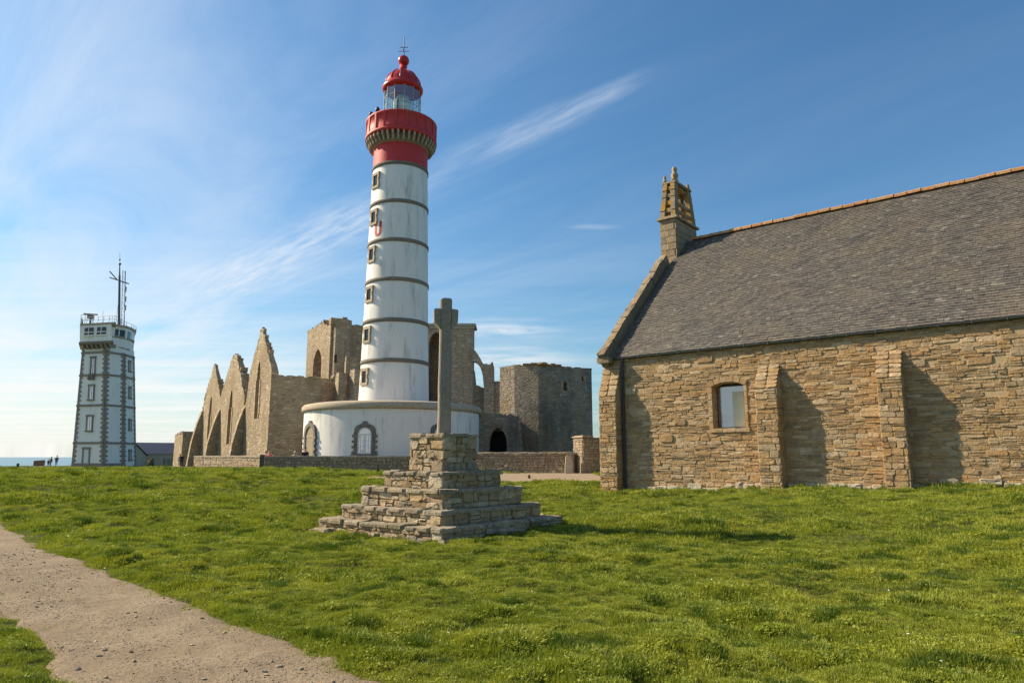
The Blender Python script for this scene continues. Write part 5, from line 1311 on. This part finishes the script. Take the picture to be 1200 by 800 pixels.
mb = MB(); a = at(375, 527.5, 52); b = at(382.5, 534, 51); mb.tube(a, b, .03, 6); mb.tube(a, (a.x, a.y, .8), .03, 6); mb.tube(b, (b.x, b.y, .8), .03, 6)
tag(mb.build('handrail', M['rail'], None, Matrix.Translation((a.x, a.y, .9))), 'thin metal handrail sloping down beside the lighthouse door', 'handrail')

# ================================================================== PEOPLE
def skinmesh(name, pts, edges, radii, mat, parent, root=0, sub=1):
    me = bpy.data.meshes.new(name); me.from_pydata(pts, edges, []); me.materials.append(mat)
    o = bpy.data.objects.new(name, me); COL.objects.link(o); o.parent = parent
    md = o.modifiers.new('skin', 'SKIN'); md.use_smooth_shade = True
    for i, r_ in enumerate(radii):
        sv = me.skin_vertices[0].data[i]; sv.radius = (r_, r_) if not isinstance(r_, tuple) else r_; sv.use_root = (i == root)
    if sub: s_ = o.modifiers.new('sub', 'SUBSURF'); s_.levels = sub; s_.render_levels = sub
    return o
M['skin'] = simple('skin', (.50, .30, .21), .6, 0, .05); PM = {}
def cloth(c):
    if c not in PM: PM[c] = simple('cloth_%d' % len(PM), c, .9, 0, .15, 8)
    return PM[c]
def person(px, Y, rz, hgt, jacket, legs, hair, label, stride=.12, z=None, seated=False):
    p = at(px, 540, Y); zg_ = gz(p.x, Y) if z is None else z
    e = empty('person', (p.x, Y, zg_), rz, label, 'person'); s = hgt / 1.75; e.scale = (s, s, s)
    hz_ = .92; st = stride
    if seated: knee = lambda sx: (sx * .11, -.42, .48); foot = lambda sx: (sx * .11, -.44, .07); hz_ = .48; toe = lambda sx: (sx * .11, -.58, .03)
    else: knee = lambda sx: (sx * .10, -st * sx * .6 - .02, .50); foot = lambda sx: (sx * .10, -st * sx, .08); toe = lambda sx: (sx * .11, -st * sx - .14, .03)
    b = hz_
    pts = [(0, 0, b), (0, 0, b + .22), (0, 0, b + .46), (0, -.01, b + .56), (0, -.03, b + .66), (0, -.035, b + .76)]; rad = [.14, .125, .13, .055, .08, .085]
    ed = [(0, 1), (1, 2), (2, 3), (3, 4), (4, 5)]
    for sx in (-1, 1):
        i = len(pts); pts += [(sx * .1, 0, b - .03), knee(sx), foot(sx), toe(sx)]; rad += [.085, .055, .04, .035]; ed += [(0, i), (i, i + 1), (i + 1, i + 2), (i + 2, i + 3)]
        i = len(pts); pts += [(sx * .19, 0, b + .44), (sx * .23, .02, b + .17), (sx * .22, -.09 - .03 * sx, b - .06), (sx * .215, -.12, b - .14), (sx * .19, -.14, b - .12)]; rad += [.052, .042, .033, .035, .018]; ed += [(2, i), (i, i + 1), (i + 1, i + 2), (i + 2, i + 3), (i + 2, i + 4)]
    skinmesh('body', pts, ed, rad, M['skin'], e)
    pj = [(0, 0, b - .03), (0, 0, b + .22), (0, 0, b + .47), (0, 0, b + .53)]; rj = [.175, .155, .16, .08]; ej = [(0, 1), (1, 2), (2, 3)]
    for sx in (-1, 1): i = len(pj); pj += [(sx * .2, 0, b + .44), (sx * .235, .02, b + .17), (sx * .225, -.085 - .03 * sx, b - .03)]; rj += [.072, .06, .048]; ej += [(2, i), (i, i + 1), (i + 1, i + 2)]
    skinmesh('jacket', pj, ej, rj, cloth(jacket), e)
    pl = [(0, 0, b + .02)]; rl_ = [.155]; el = []
    for sx in (-1, 1): i = len(pl); pl += [(sx * .105, 0, b - .06), knee(sx), tuple(Vector(foot(sx)) + Vector((0, 0, .04)))]; rl_ += [.105, .075, .06]; el += [(0, i), (i, i + 1), (i + 1, i + 2)]
    skinmesh('trousers', pl, el, rl_, cloth(legs), e)
    mb = MB(); mb.lathe((0, .012, b + .70), [(0, -.08), (.08, -.05), (.098, .03), (.085, .1), (.05, .135), (0, .145)], 12)
    me = bpy.data.meshes.new('hair'); me.from_pydata(mb.v, [], mb.f); me.materials.append(cloth(hair)); o = bpy.data.objects.new('hair', me); COL.objects.link(o); o.parent = e
    return e
person(57.2, 128, .6, 1.5, (.03, .04, .07), (.03, .03, .04), (.03, .02, .015), 'dark-clothed shorter person, left of the two others on the skyline by the sea')
person(59.8, 127, -.4, 1.78, (.05, .06, .09), (.02, .02, .03), (.04, .03, .02), 'tall person in dark blue, middle of the trio on the skyline by the sea')
person(66.3, 126, .3, 1.85, (.10, .08, .10), (.04, .04, .06), (.05, .03, .02), 'person in a grey-purple coat standing right of the pair on the skyline', .05)
person(212.6, 84, .8, 1.62, (.02, .02, .025), (.02, .02, .025), (.30, .24, .18), 'person in black walking beside the leftmost ruined gable')
person(210.8, 84.6, .5, 1.55, (.62, .60, .55), (.45, .43, .40), (.12, .08, .05), 'person in pale clothes behind the one in black by the gables')
person(311.3, 55.5, 1.0, 1.5, (.50, .03, .03), (.05, .05, .07), (.05, .03, .02), 'person in a red jacket, left of the red-clad pair behind the wall', z=.55)
person(315.0, 55.8, -.3, 1.6, (.52, .05, .05), (.05, .05, .07), (.25, .15, .09), 'person in a red jacket, right of the red-clad pair behind the wall', z=.5)
person(318.4, 56, .2, 1.45, (.02, .02, .025), (.03, .03, .03), (.02, .015, .01), 'small dark-clothed person beside the red-clad pair', z=.5)
person(345.2, 50.6, .2, 1.55, (.42, .38, .32), (.05, .05, .06), (.62, .58, .52), 'white-haired person behind the low wall left of the lighthouse door', z=.47)
person(357.2, 50.8, .1, 1.66, (.02, .022, .03), (.02, .02, .03), (.05, .035, .03), 'person in a black jacket leaning by the lighthouse door', z=.63)

# ================================================================== TERRAIN
def soil():
    m, q, out = newmat('lawn_soil'); pos = q.n('ShaderNodeNewGeometry').outputs['Position']
    a = q.noise(pos, 1.1, 5, .6); b = q.noise(pos, 9, 6, .7); c3 = q.noise(pos, .22, 4, .6)
    c = q.mix(q.sstep(a, .3, .7), (.05, .07, .012), (.09, .105, .018)); c = q.mix(q.sstep(b, .52, .75, 0, .7), c, (.05, .045, .02))
    c = q.mix(q.sstep(c3, .5, .7, 0, .5), c, (.13, .15, .035))
    nm = q.n('ShaderNodeBump', {'Height': q.math('ADD', b, q.math('MULTIPLY', q.noise(pos, 3, 4), 1.5)), 'Strength': 1.0, 'Distance': .12}).outputs[0]
    bsdf(q, out, c, .95, nm, 0, .1); return m
M['soil'] = soil()
def grid_mesh(name, Xs, Ys, Z, mat, kind='structure', smooth=True):
    nr, nc = Xs.shape; V = np.stack([Xs.ravel(), Ys.ravel(), Z.ravel()], 1)
    i = np.arange(nr * nc).reshape(nr, nc); q = np.stack([i[:-1, :-1], i[:-1, 1:], i[1:, 1:], i[1:, :-1]], -1).reshape(-1, 4)
    me = bpy.data.meshes.new(name); me.vertices.add(len(V)); me.vertices.foreach_set('co', V.ravel())
    me.loops.add(q.size); me.loops.foreach_set('vertex_index', q.ravel().astype(np.int32)); me.polygons.add(len(q)); me.polygons.foreach_set('loop_start', np.arange(0, q.size, 4, dtype=np.int32))
    me.polygons.foreach_set('use_smooth', np.full(len(q), smooth)); me.materials.append(mat); me.update(calc_edges=True); me.validate()
    o = bpy.data.objects.new(name, me); COL.objects.link(o); o['kind'] = kind; return o
rr = np.concatenate([[0.05], np.exp(np.linspace(math.log(.8), math.log(235), 520))])
az = np.radians(np.concatenate([np.linspace(-46, 46, 420), np.linspace(46, 314, 60)[1:]]))
RRm, AZ = np.meshgrid(rr, az, indexing='ij'); GX = RRm * np.sin(AZ); GY = RRm * np.cos(AZ)
GZ = np.concatenate([ground_h(GX[i], GY[i])[None] for i in range(len(rr))])
grid_mesh('ground', GX[:, ::-1], GY[:, ::-1], GZ[:, ::-1], M['soil'])
# sea
def sea_mat():
    m, q, out = newmat('sea_water'); pos = q.n('ShaderNodeNewGeometry').outputs['Position']
    h = q.math('ADD', q.noise(pos, .09, 6, .6), q.math('MULTIPLY', q.noise(pos, .4, 4), .4))
    nm = q.n('ShaderNodeBump', {'Height': h, 'Strength': .55, 'Distance': 3.0}).outputs[0]
    c = q.mix(q.noise(pos, .004, 5), (.07, .17, .22), (.12, .24, .29)); bsdf(q, out, c, .35, nm, 0, .5); return m
mb = MB(); sa = np.linspace(0, 2 * math.pi, 65)[:-1]
mb.add([(60000 * math.cos(a), 60000 * math.sin(a), -26) for a in sa], [tuple(range(64))]); mb.build('sea', sea_mat())['kind'] = 'structure'
# paths
def gravel_mat(name, base, dark, light):
    m, q, out = newmat(name); pos = q.n('ShaderNodeNewGeometry').outputs['Position']
    a = q.noise(pos, 1.2, 5, .6); vo = q.n('ShaderNodeTexVoronoi', {'Vector': pos, 'Scale': 75.0}); r = q.n('ShaderNodeSeparateColor', {0: vo.outputs['Color']}).outputs[0]
    c = q.mix(q.sstep(a, .35, .7), base, light); n = q.noise(pos, 18, 6, .75)
    c = q.mix(q.math('MULTIPLY', q.sstep(r, .55, .9), .6), c, dark); c = q.mix(q.sstep(n, .48, .68, 0, .75), c, dark)
    hh = q.math('ADD', q.math('MULTIPLY', q.math('SUBTRACT', .3, vo.outputs['Distance']), .35), q.math('MULTIPLY', n, 1.4))
    nm = q.n('ShaderNodeBump', {'Height': hh, 'Strength': .8, 'Distance': .014}).outputs[0]; bsdf(q, out, c, .95, nm, 0, .15); return m
M['path'] = gravel_mat('trodden_gravel', (.24, .18, .115), (.13, .105, .075), (.31, .24, .16))
M['yard'] = gravel_mat('yard_gravel', (.29, .22, .15), (.20, .155, .11), (.34, .26, .18))
us = np.linspace(-7, 32, 520); ss_ = np.linspace(-.75, 6.7, 90)      # u along the path to the far left, s = x + y
Us, Sv = np.meshgrid(us, ss_, indexing='ij'); PX = (Sv - Us * 1.0) / 2 - Us * .0; PY = Sv - PX
PX = Sv / 2 - Us * .7071; PY = Sv / 2 + Us * .7071
D = path_d(PX.ravel(), PY.ravel()).reshape(PX.shape)
dip = .0
fine = (vnoise(PX * 7, PY * 7, 21) - .5) * .016 + (vnoise(PX * 2.2, PY * 2.2, 22) - .5) * .03
gh = ground_h(PX.ravel(), PY.ravel()).reshape(PX.shape)
PZ = gh + .022 - np.clip(D * .35, -.0, .5) + fine * (D < 0)
grid_mesh('path', PX, PY, PZ, M['path'])
yx, yy = np.meshgrid(np.linspace(-8.5, 9, 90), np.linspace(32, 47, 80), indexing='ij'); D2 = yard_d(yx.ravel(), yy.ravel()).reshape(yx.shape)
YZ = ground_h(yx.ravel(), yy.ravel()).reshape(yx.shape) + .02 - np.clip(D2 * .4, -.0, .5)
grid_mesh('gravel_yard', yx, yy, YZ, M['yard'])

# ================================================================== GRASS AND GRAVEL (uncountable)
def grass_mat(name, cols, dead=.1):
    m, q, out = newmat(name); geo = q.n('ShaderNodeNewGeometry'); pos = geo.outputs['Position']
    rnd = q.math('FRACT', q.math('ADD', geo.outputs['Random Per Island'], q.n('ShaderNodeObjectInfo').outputs['Random']))
    a = q.noise(pos, .7, 4, .6); b = q.noise(pos, .16, 3, .6); c5 = q.noise(pos, 3.2, 3, .6)
    c = q.mix(rnd, cols[0], cols[1]); c = q.mix(q.sstep(a, .35, .68, 0, .65), c, cols[2]); c = q.mix(q.sstep(b, .42, .62, 0, .5), c, cols[3]); c = q.mix(q.sstep(q.noise(pos, .33, 5, .7), .56, .70, 0, .55), c, (.30, .26, .07))
    c = q.mix(q.sstep(c5, .5, .7, 0, .45), c, cols[0])
    c = q.mix(q.math('MULTIPLY', q.sstep(rnd, .90, .94), dead * 4), c, (.32, .27, .11))
    d = q.n('ShaderNodeBsdfDiffuse', {0: c}); t = q.n('ShaderNodeBsdfTranslucent', {0: q.mix(1.0, c, (1.15, 1.2, .5), 'MULTIPLY')})
    gl = q.n('ShaderNodeBsdfGlossy', {0: (.5, .55, .4, 1), 1: .45})
    m1 = q.n('ShaderNodeMixShader', {0: .28, 1: d.outputs[0], 2: t.outputs[0]}); m2 = q.n('ShaderNodeMixShader', {0: .05, 1: m1.outputs[0], 2: gl.outputs[0]})
    q.link(m2.outputs[0], out.inputs[0]); return m
M['grass'] = grass_mat('grass_blades', [(.12, .165, .016), (.315, .35, .04), (.44, .43, .06), (.24, .29, .032)])
M['grassd'] = grass_mat('dark_grass_blades', [(.05, .095, .010), (.09, .14, .014), (.12, .17, .02), (.08, .13, .012)], .02)
def tuft(seed, n, rad, h0, h1, w, mat, lean=.6):
    r = random.Random(seed); vs = []; fs = []
    for _ in range(n):
        a = r.uniform(0, 6.283); d = rad * math.sqrt(r.random()); bx, by = d * math.cos(a), d * math.sin(a); h = r.uniform(h0, h1) * (1 - .35 * d / rad)
        la = a + r.uniform(-1.3, 1.3); ln = r.uniform(.15, lean) * h * 1.5; dx, dy = math.cos(la) * ln, math.sin(la) * ln; fa = r.uniform(0, 6.283); wx, wy = math.cos(fa) * w / 2, math.sin(fa) * w / 2
        b = len(vs); hh = math.sqrt(max(h * h - ln * ln * .4, .2 * h * h))
        vs += [(bx - wx, by - wy, -.015), (bx + wx, by + wy, -.015), (bx + dx * .4 - wx * .8, by + dy * .4 - wy * .8, hh * .6), (bx + dx * .4 + wx * .8, by + dy * .4 + wy * .8, hh * .6), (bx + dx, by + dy, hh)]
        fs += [(b, b + 1, b + 3, b + 2), (b + 2, b + 3, b + 4)]
    return proto_mesh('grass_tuft', vs, fs, mat)
def clover(seed, n, rad, mat):
    r = random.Random(seed); vs = []; fs = []
    for _ in range(n):
        a = r.uniform(0, 6.283); d = rad * math.sqrt(r.random()); x, y = d * math.cos(a), d * math.sin(a); z = r.uniform(.015, .05); s = r.uniform(.008, .016); t1, t2 = r.uniform(-.5, .5) * s, r.uniform(-.5, .5) * s; rt = r.uniform(0, 6.28)
        b = len(vs)
        for k in range(5): q = rt + k * 1.2566; vs.append((x + s * math.cos(q), y + s * math.sin(q), z + t1 * math.cos(q) + t2 * math.sin(q)))
        fs.append(tuple(range(b, b + 5)))
    return proto_mesh('leaf_tuft', vs, fs, mat)
def collection_of(name, meshes):
    c = bpy.data.collections.new(name)
    for i, me in enumerate(meshes): c.objects.link(bpy.data.objects.new('%s_%02d' % (name, i), me))
    return c
def scatter(name, P_, rot, scl, tilt, coll, idx=None):
    me = bpy.data.meshes.new(name); n = len(P_); me.vertices.add(n); me.vertices.foreach_set('co', np.asarray(P_, dtype=np.float32).ravel())
    e = np.stack([tilt[:, 0], tilt[:, 1], rot], 1).astype(np.float32)
    A = me.attributes.new('rot', 'FLOAT_VECTOR', 'POINT'); A.data.foreach_set('vector', e.ravel())
    A = me.attributes.new('scl', 'FLOAT', 'POINT'); A.data.foreach_set('value', np.asarray(scl, dtype=np.float32))
    A = me.attributes.new('idx', 'INT', 'POINT'); A.data.foreach_set('value', (rng.integers(0, len(coll.objects), n) if idx is None else idx).astype(np.int32))
    o = bpy.data.objects.new(name, me); COL.objects.link(o); o['kind'] = 'stuff'
    t = bpy.data.node_groups.new(name, 'GeometryNodeTree'); t.interface.new_socket('Geometry', in_out='INPUT', socket_type='NodeSocketGeometry'); t.interface.new_socket('Geometry', in_out='OUTPUT', socket_type='NodeSocketGeometry')
    nn = t.nodes; gi = nn.new('NodeGroupInput'); go = nn.new('NodeGroupOutput'); ip = nn.new('GeometryNodeInstanceOnPoints'); ci = nn.new('GeometryNodeCollectionInfo')
    ci.inputs['Collection'].default_value = coll; ci.inputs['Separate Children'].default_value = True; ci.inputs['Reset Children'].default_value = True
    def attr(nm, ty): a = nn.new('GeometryNodeInputNamedAttribute'); a.data_type = ty; a.inputs[0].default_value = nm; return next(s for s in a.outputs if s.enabled)
    t.links.new(gi.outputs[0], ip.inputs['Points']); t.links.new(ci.outputs[0], ip.inputs['Instance']); ip.inputs['Pick Instance'].default_value = True
    t.links.new(attr('idx', 'INT'), ip.inputs['Instance Index']); t.links.new(attr('rot', 'FLOAT_VECTOR'), ip.inputs['Rotation']); t.links.new(attr('scl', 'FLOAT'), ip.inputs['Scale'])
    t.links.new(ip.outputs[0], go.inputs[0]); m = o.modifiers.new('scatter', 'NODES'); m.node_group = t; return o
gc = collection_of('grass_source', [tuft(i, 46, .13, .025, .09, .0068, M['grass']) for i in range(5)] + [clover(20 + i, 40, .12, M['grass']) for i in range(2)] + [tuft(40 + i, 60, .12, .07, .13, .007, M['grassd'], .5) for i in range(3)])
def footprint(x, y):
    """True where something stands on the ground"""
    C3 = C.to_3x3(); dx, dy = x - C.translation.x, y - C.translation.y
    t = dx * .772 + dy * -.636; gg = dx * .636 + dy * .772
    ins = (t > -.2) & (gg > -.02) & (gg < 14.3)
    for a, b, h in BUT: ins |= (t > a) & (t < b) & (gg > -.5) & (gg < .1)
    mx = (x - MC.x) * MX.x + (y - MC.y) * MX.y; my = (x - MC.x) * MY.x + (y - MC.y) * MY.y; h = TI[4][0] - .03
    ins |= (abs(mx) < h) & (abs(my) < h)
    ins |= (np.hypot(x - LX, y - LY) < DR)
    return ins
PP = []; SC = []; ID = []
for r0, r1, dens, sc in ((3.2, 9, 680, 1.0), (9, 15, 290, 1.25), (15, 24, 95, 1.7), (24, 36, 36, 2.3), (36, 47, 22, 2.8), (47, 60, 6, 3.2)):
    half = R(46); area = half * (r1 * r1 - r0 * r0); n = int(area * dens); a = rng.uniform(-half, half, n); r = np.sqrt(rng.uniform(r0 * r0, r1 * r1, n)); x = r * np.sin(a); y = r * np.cos(a)
    if r0 > 30: k = (x < 14); x, y = x[k], y[k]; n = len(x)
    edge = path_d(x, y); yd = yard_d(x, y); keep = (edge > rng.normal(-.01, .09, n)) & (yd > rng.normal(0, .2, n)) & ~footprint(x, y)
    x, y, r_ = x[keep], y[keep], edge[keep]; n = len(x)
    cl = vnoise(x * 1.5, y * 1.5, 31) * .5 + vnoise(x * 4.1, y * 4.1, 32) * .3 + vnoise(x * .5, y * .5, 33) * .2
    s = .66 * sc * (.62 + .75 * sst(cl, .35, .75)) * rng.uniform(.75, 1.25, n) * (.55 + .45 * sst(r_, 0, .35))
    dk = (vnoise(x * 2.3 + 50, y * 2.3, 34) > .80) & (rng.random(n) < .55) & (r_ > .25)
    dk |= (vnoise(x * 8.5, y * 8.5, 35) > .86) & (rng.random(n) < .6) & (r_ > .1)  # small dark clumps imitate shadow pits in the turf
    s = np.where(dk, np.minimum(s, sc * 1.15), s)
    idx = np.where(dk, 7 + rng.integers(0, 3, n), np.where(rng.random(n) < .13, 5 + rng.integers(0, 2, n), rng.integers(0, 5, n)))
    PP.append(np.stack([x, y, ground_h(x, y)], 1)); SC.append(s); ID.append(idx)
PP = np.vstack(PP); SC = np.concatenate(SC); ID = np.concatenate(ID); n = len(PP); print('grass tufts', n)
scatter('grass', PP, rng.uniform(0, 6.28, n), SC, rng.normal(0, .12, (n, 2)), gc, ID)
# weeds along the foot of walls and steps
wc = collection_of('weed_source', [tuft(60 + i, 40, .16, .1, .26, .012, M['grassd'], .6) for i in range(3)] + [clover(70 + i, 70, .2, M['grassd']) for i in range(2)])
wp = []
for k in range(150):
    t = random.uniform(0, 20); q_ = C @ Vector((t, -random.uniform(.08, .22), 0)); wp.append((q_.x, q_.y))
for k in range(30): q_ = C @ Vector((random.uniform(.5, 1.1), -random.uniform(.05, .5), 0)); wp.append((q_.x, q_.y))
for k in range(90):
    sd_ = random.choice((0, 1, 2, 3)); P_ = (frame(MC, MX) @ Matrix.Rotation(sd_ * math.pi / 2, 4, 'Z')) @ Vector((random.uniform(-1, 1) * TI[4][0], -TI[4][0] - random.uniform(.05, .25), 0)); wp.append((P_.x, P_.y))
for k in range(60): wp.append((random.uniform(-2, 5), 46 - random.uniform(.0, .3)))
wp = np.array(wp); n = len(wp); scatter('weeds', np.column_stack([wp, ground_h(wp[:, 0], wp[:, 1])]), rng.uniform(0, 6.28, n), rng.uniform(.4, 1.0, n), rng.normal(0, .1, (n, 2)), wc)
# pebbles on the path
M['pebble'] = stone_mat('pebble', [(.38, .30, .21), (.30, .25, .19), (.46, .38, .28), (.26, .22, .17), (.42, .31, .20)], lich=.1, bump=.3, sc=3)
def peb(seed):
    import bmesh
    bm = bmesh.new(); bmesh.ops.create_icosphere(bm, subdivisions=1, radius=1); r = random.Random(seed)
    for v in bm.verts: v.co = Vector((v.co.x * 1.2, v.co.y * .9, v.co.z * .55)) * r.uniform(.75, 1.2)
    me = bpy.data.meshes.new('pebble'); bm.to_mesh(me); bm.free(); me.materials.append(M['pebble']); return me
pc = collection_of('pebble_source', [peb(i) for i in range(6)])
n = 90000; u_ = rng.uniform(-3.5, 16, n) ** 1.0; u_ = -3.5 + 19.5 * rng.random(n) ** 1.6; s_ = rng.uniform(-.0, 6, n); x = s_ / 2 - u_ * .7071; y = s_ / 2 + u_ * .7071
d = path_d(x, y); k = (d < .05) & (np.hypot(x, y) > 2.5) & ((vnoise(x * 1.7, y * 1.7, 41) + rng.normal(0, .16, n)) > .42); x, y = x[k], y[k]; n = len(x)
scl = .0035 + .006 * rng.random(n) ** 2.5 + .016 * (rng.random(n) > .988)
zp = ground_h(x, y) + .022 + (vnoise(x * 7, y * 7, 21) - .5) * .016 + (vnoise(x * 2.2, y * 2.2, 22) - .5) * .03
scatter('gravel', np.stack([x, y, zp + scl * .2], 1), rng.uniform(0, 6.28, n), scl, rng.normal(0, .3, (n, 2)), pc)
# daisies
M['petal'] = simple('daisy_petal', (.80, .80, .76), .7, 0, .05); 
def daisy():
    vs = [(0, 0, .07)]; fs = []
    for k in range(12): a = 2 * math.pi * k / 12; rr_ = .013 if k % 2 else .009; vs.append((rr_ * math.cos(a), rr_ * math.sin(a), .072))
    for k in range(12): fs.append((0, 1 + k, 1 + (k + 1) % 12))
    b = len(vs); vs += [(-.001, 0, 0), (.001, 0, 0), (.001, 0, .07), (-.001, 0, .07)]; fs.append((b, b + 1, b + 2, b + 3)); return proto_mesh('daisy', vs, fs, M['petal'])
dc = collection_of('daisy_source', [daisy()])
n = 70; a = rng.uniform(-.15, .75, n); r = rng.uniform(5.5, 26, n); x = r * np.sin(a); y = r * np.cos(a); k = ~footprint(x, y) & (path_d(x, y) > .3); x, y = x[k], y[k]; n = len(x)
scatter('daisies', np.stack([x, y, ground_h(x, y)], 1), rng.uniform(0, 6, n), rng.uniform(.7, 1.1, n), rng.normal(0, .2, (n, 2)), dc)
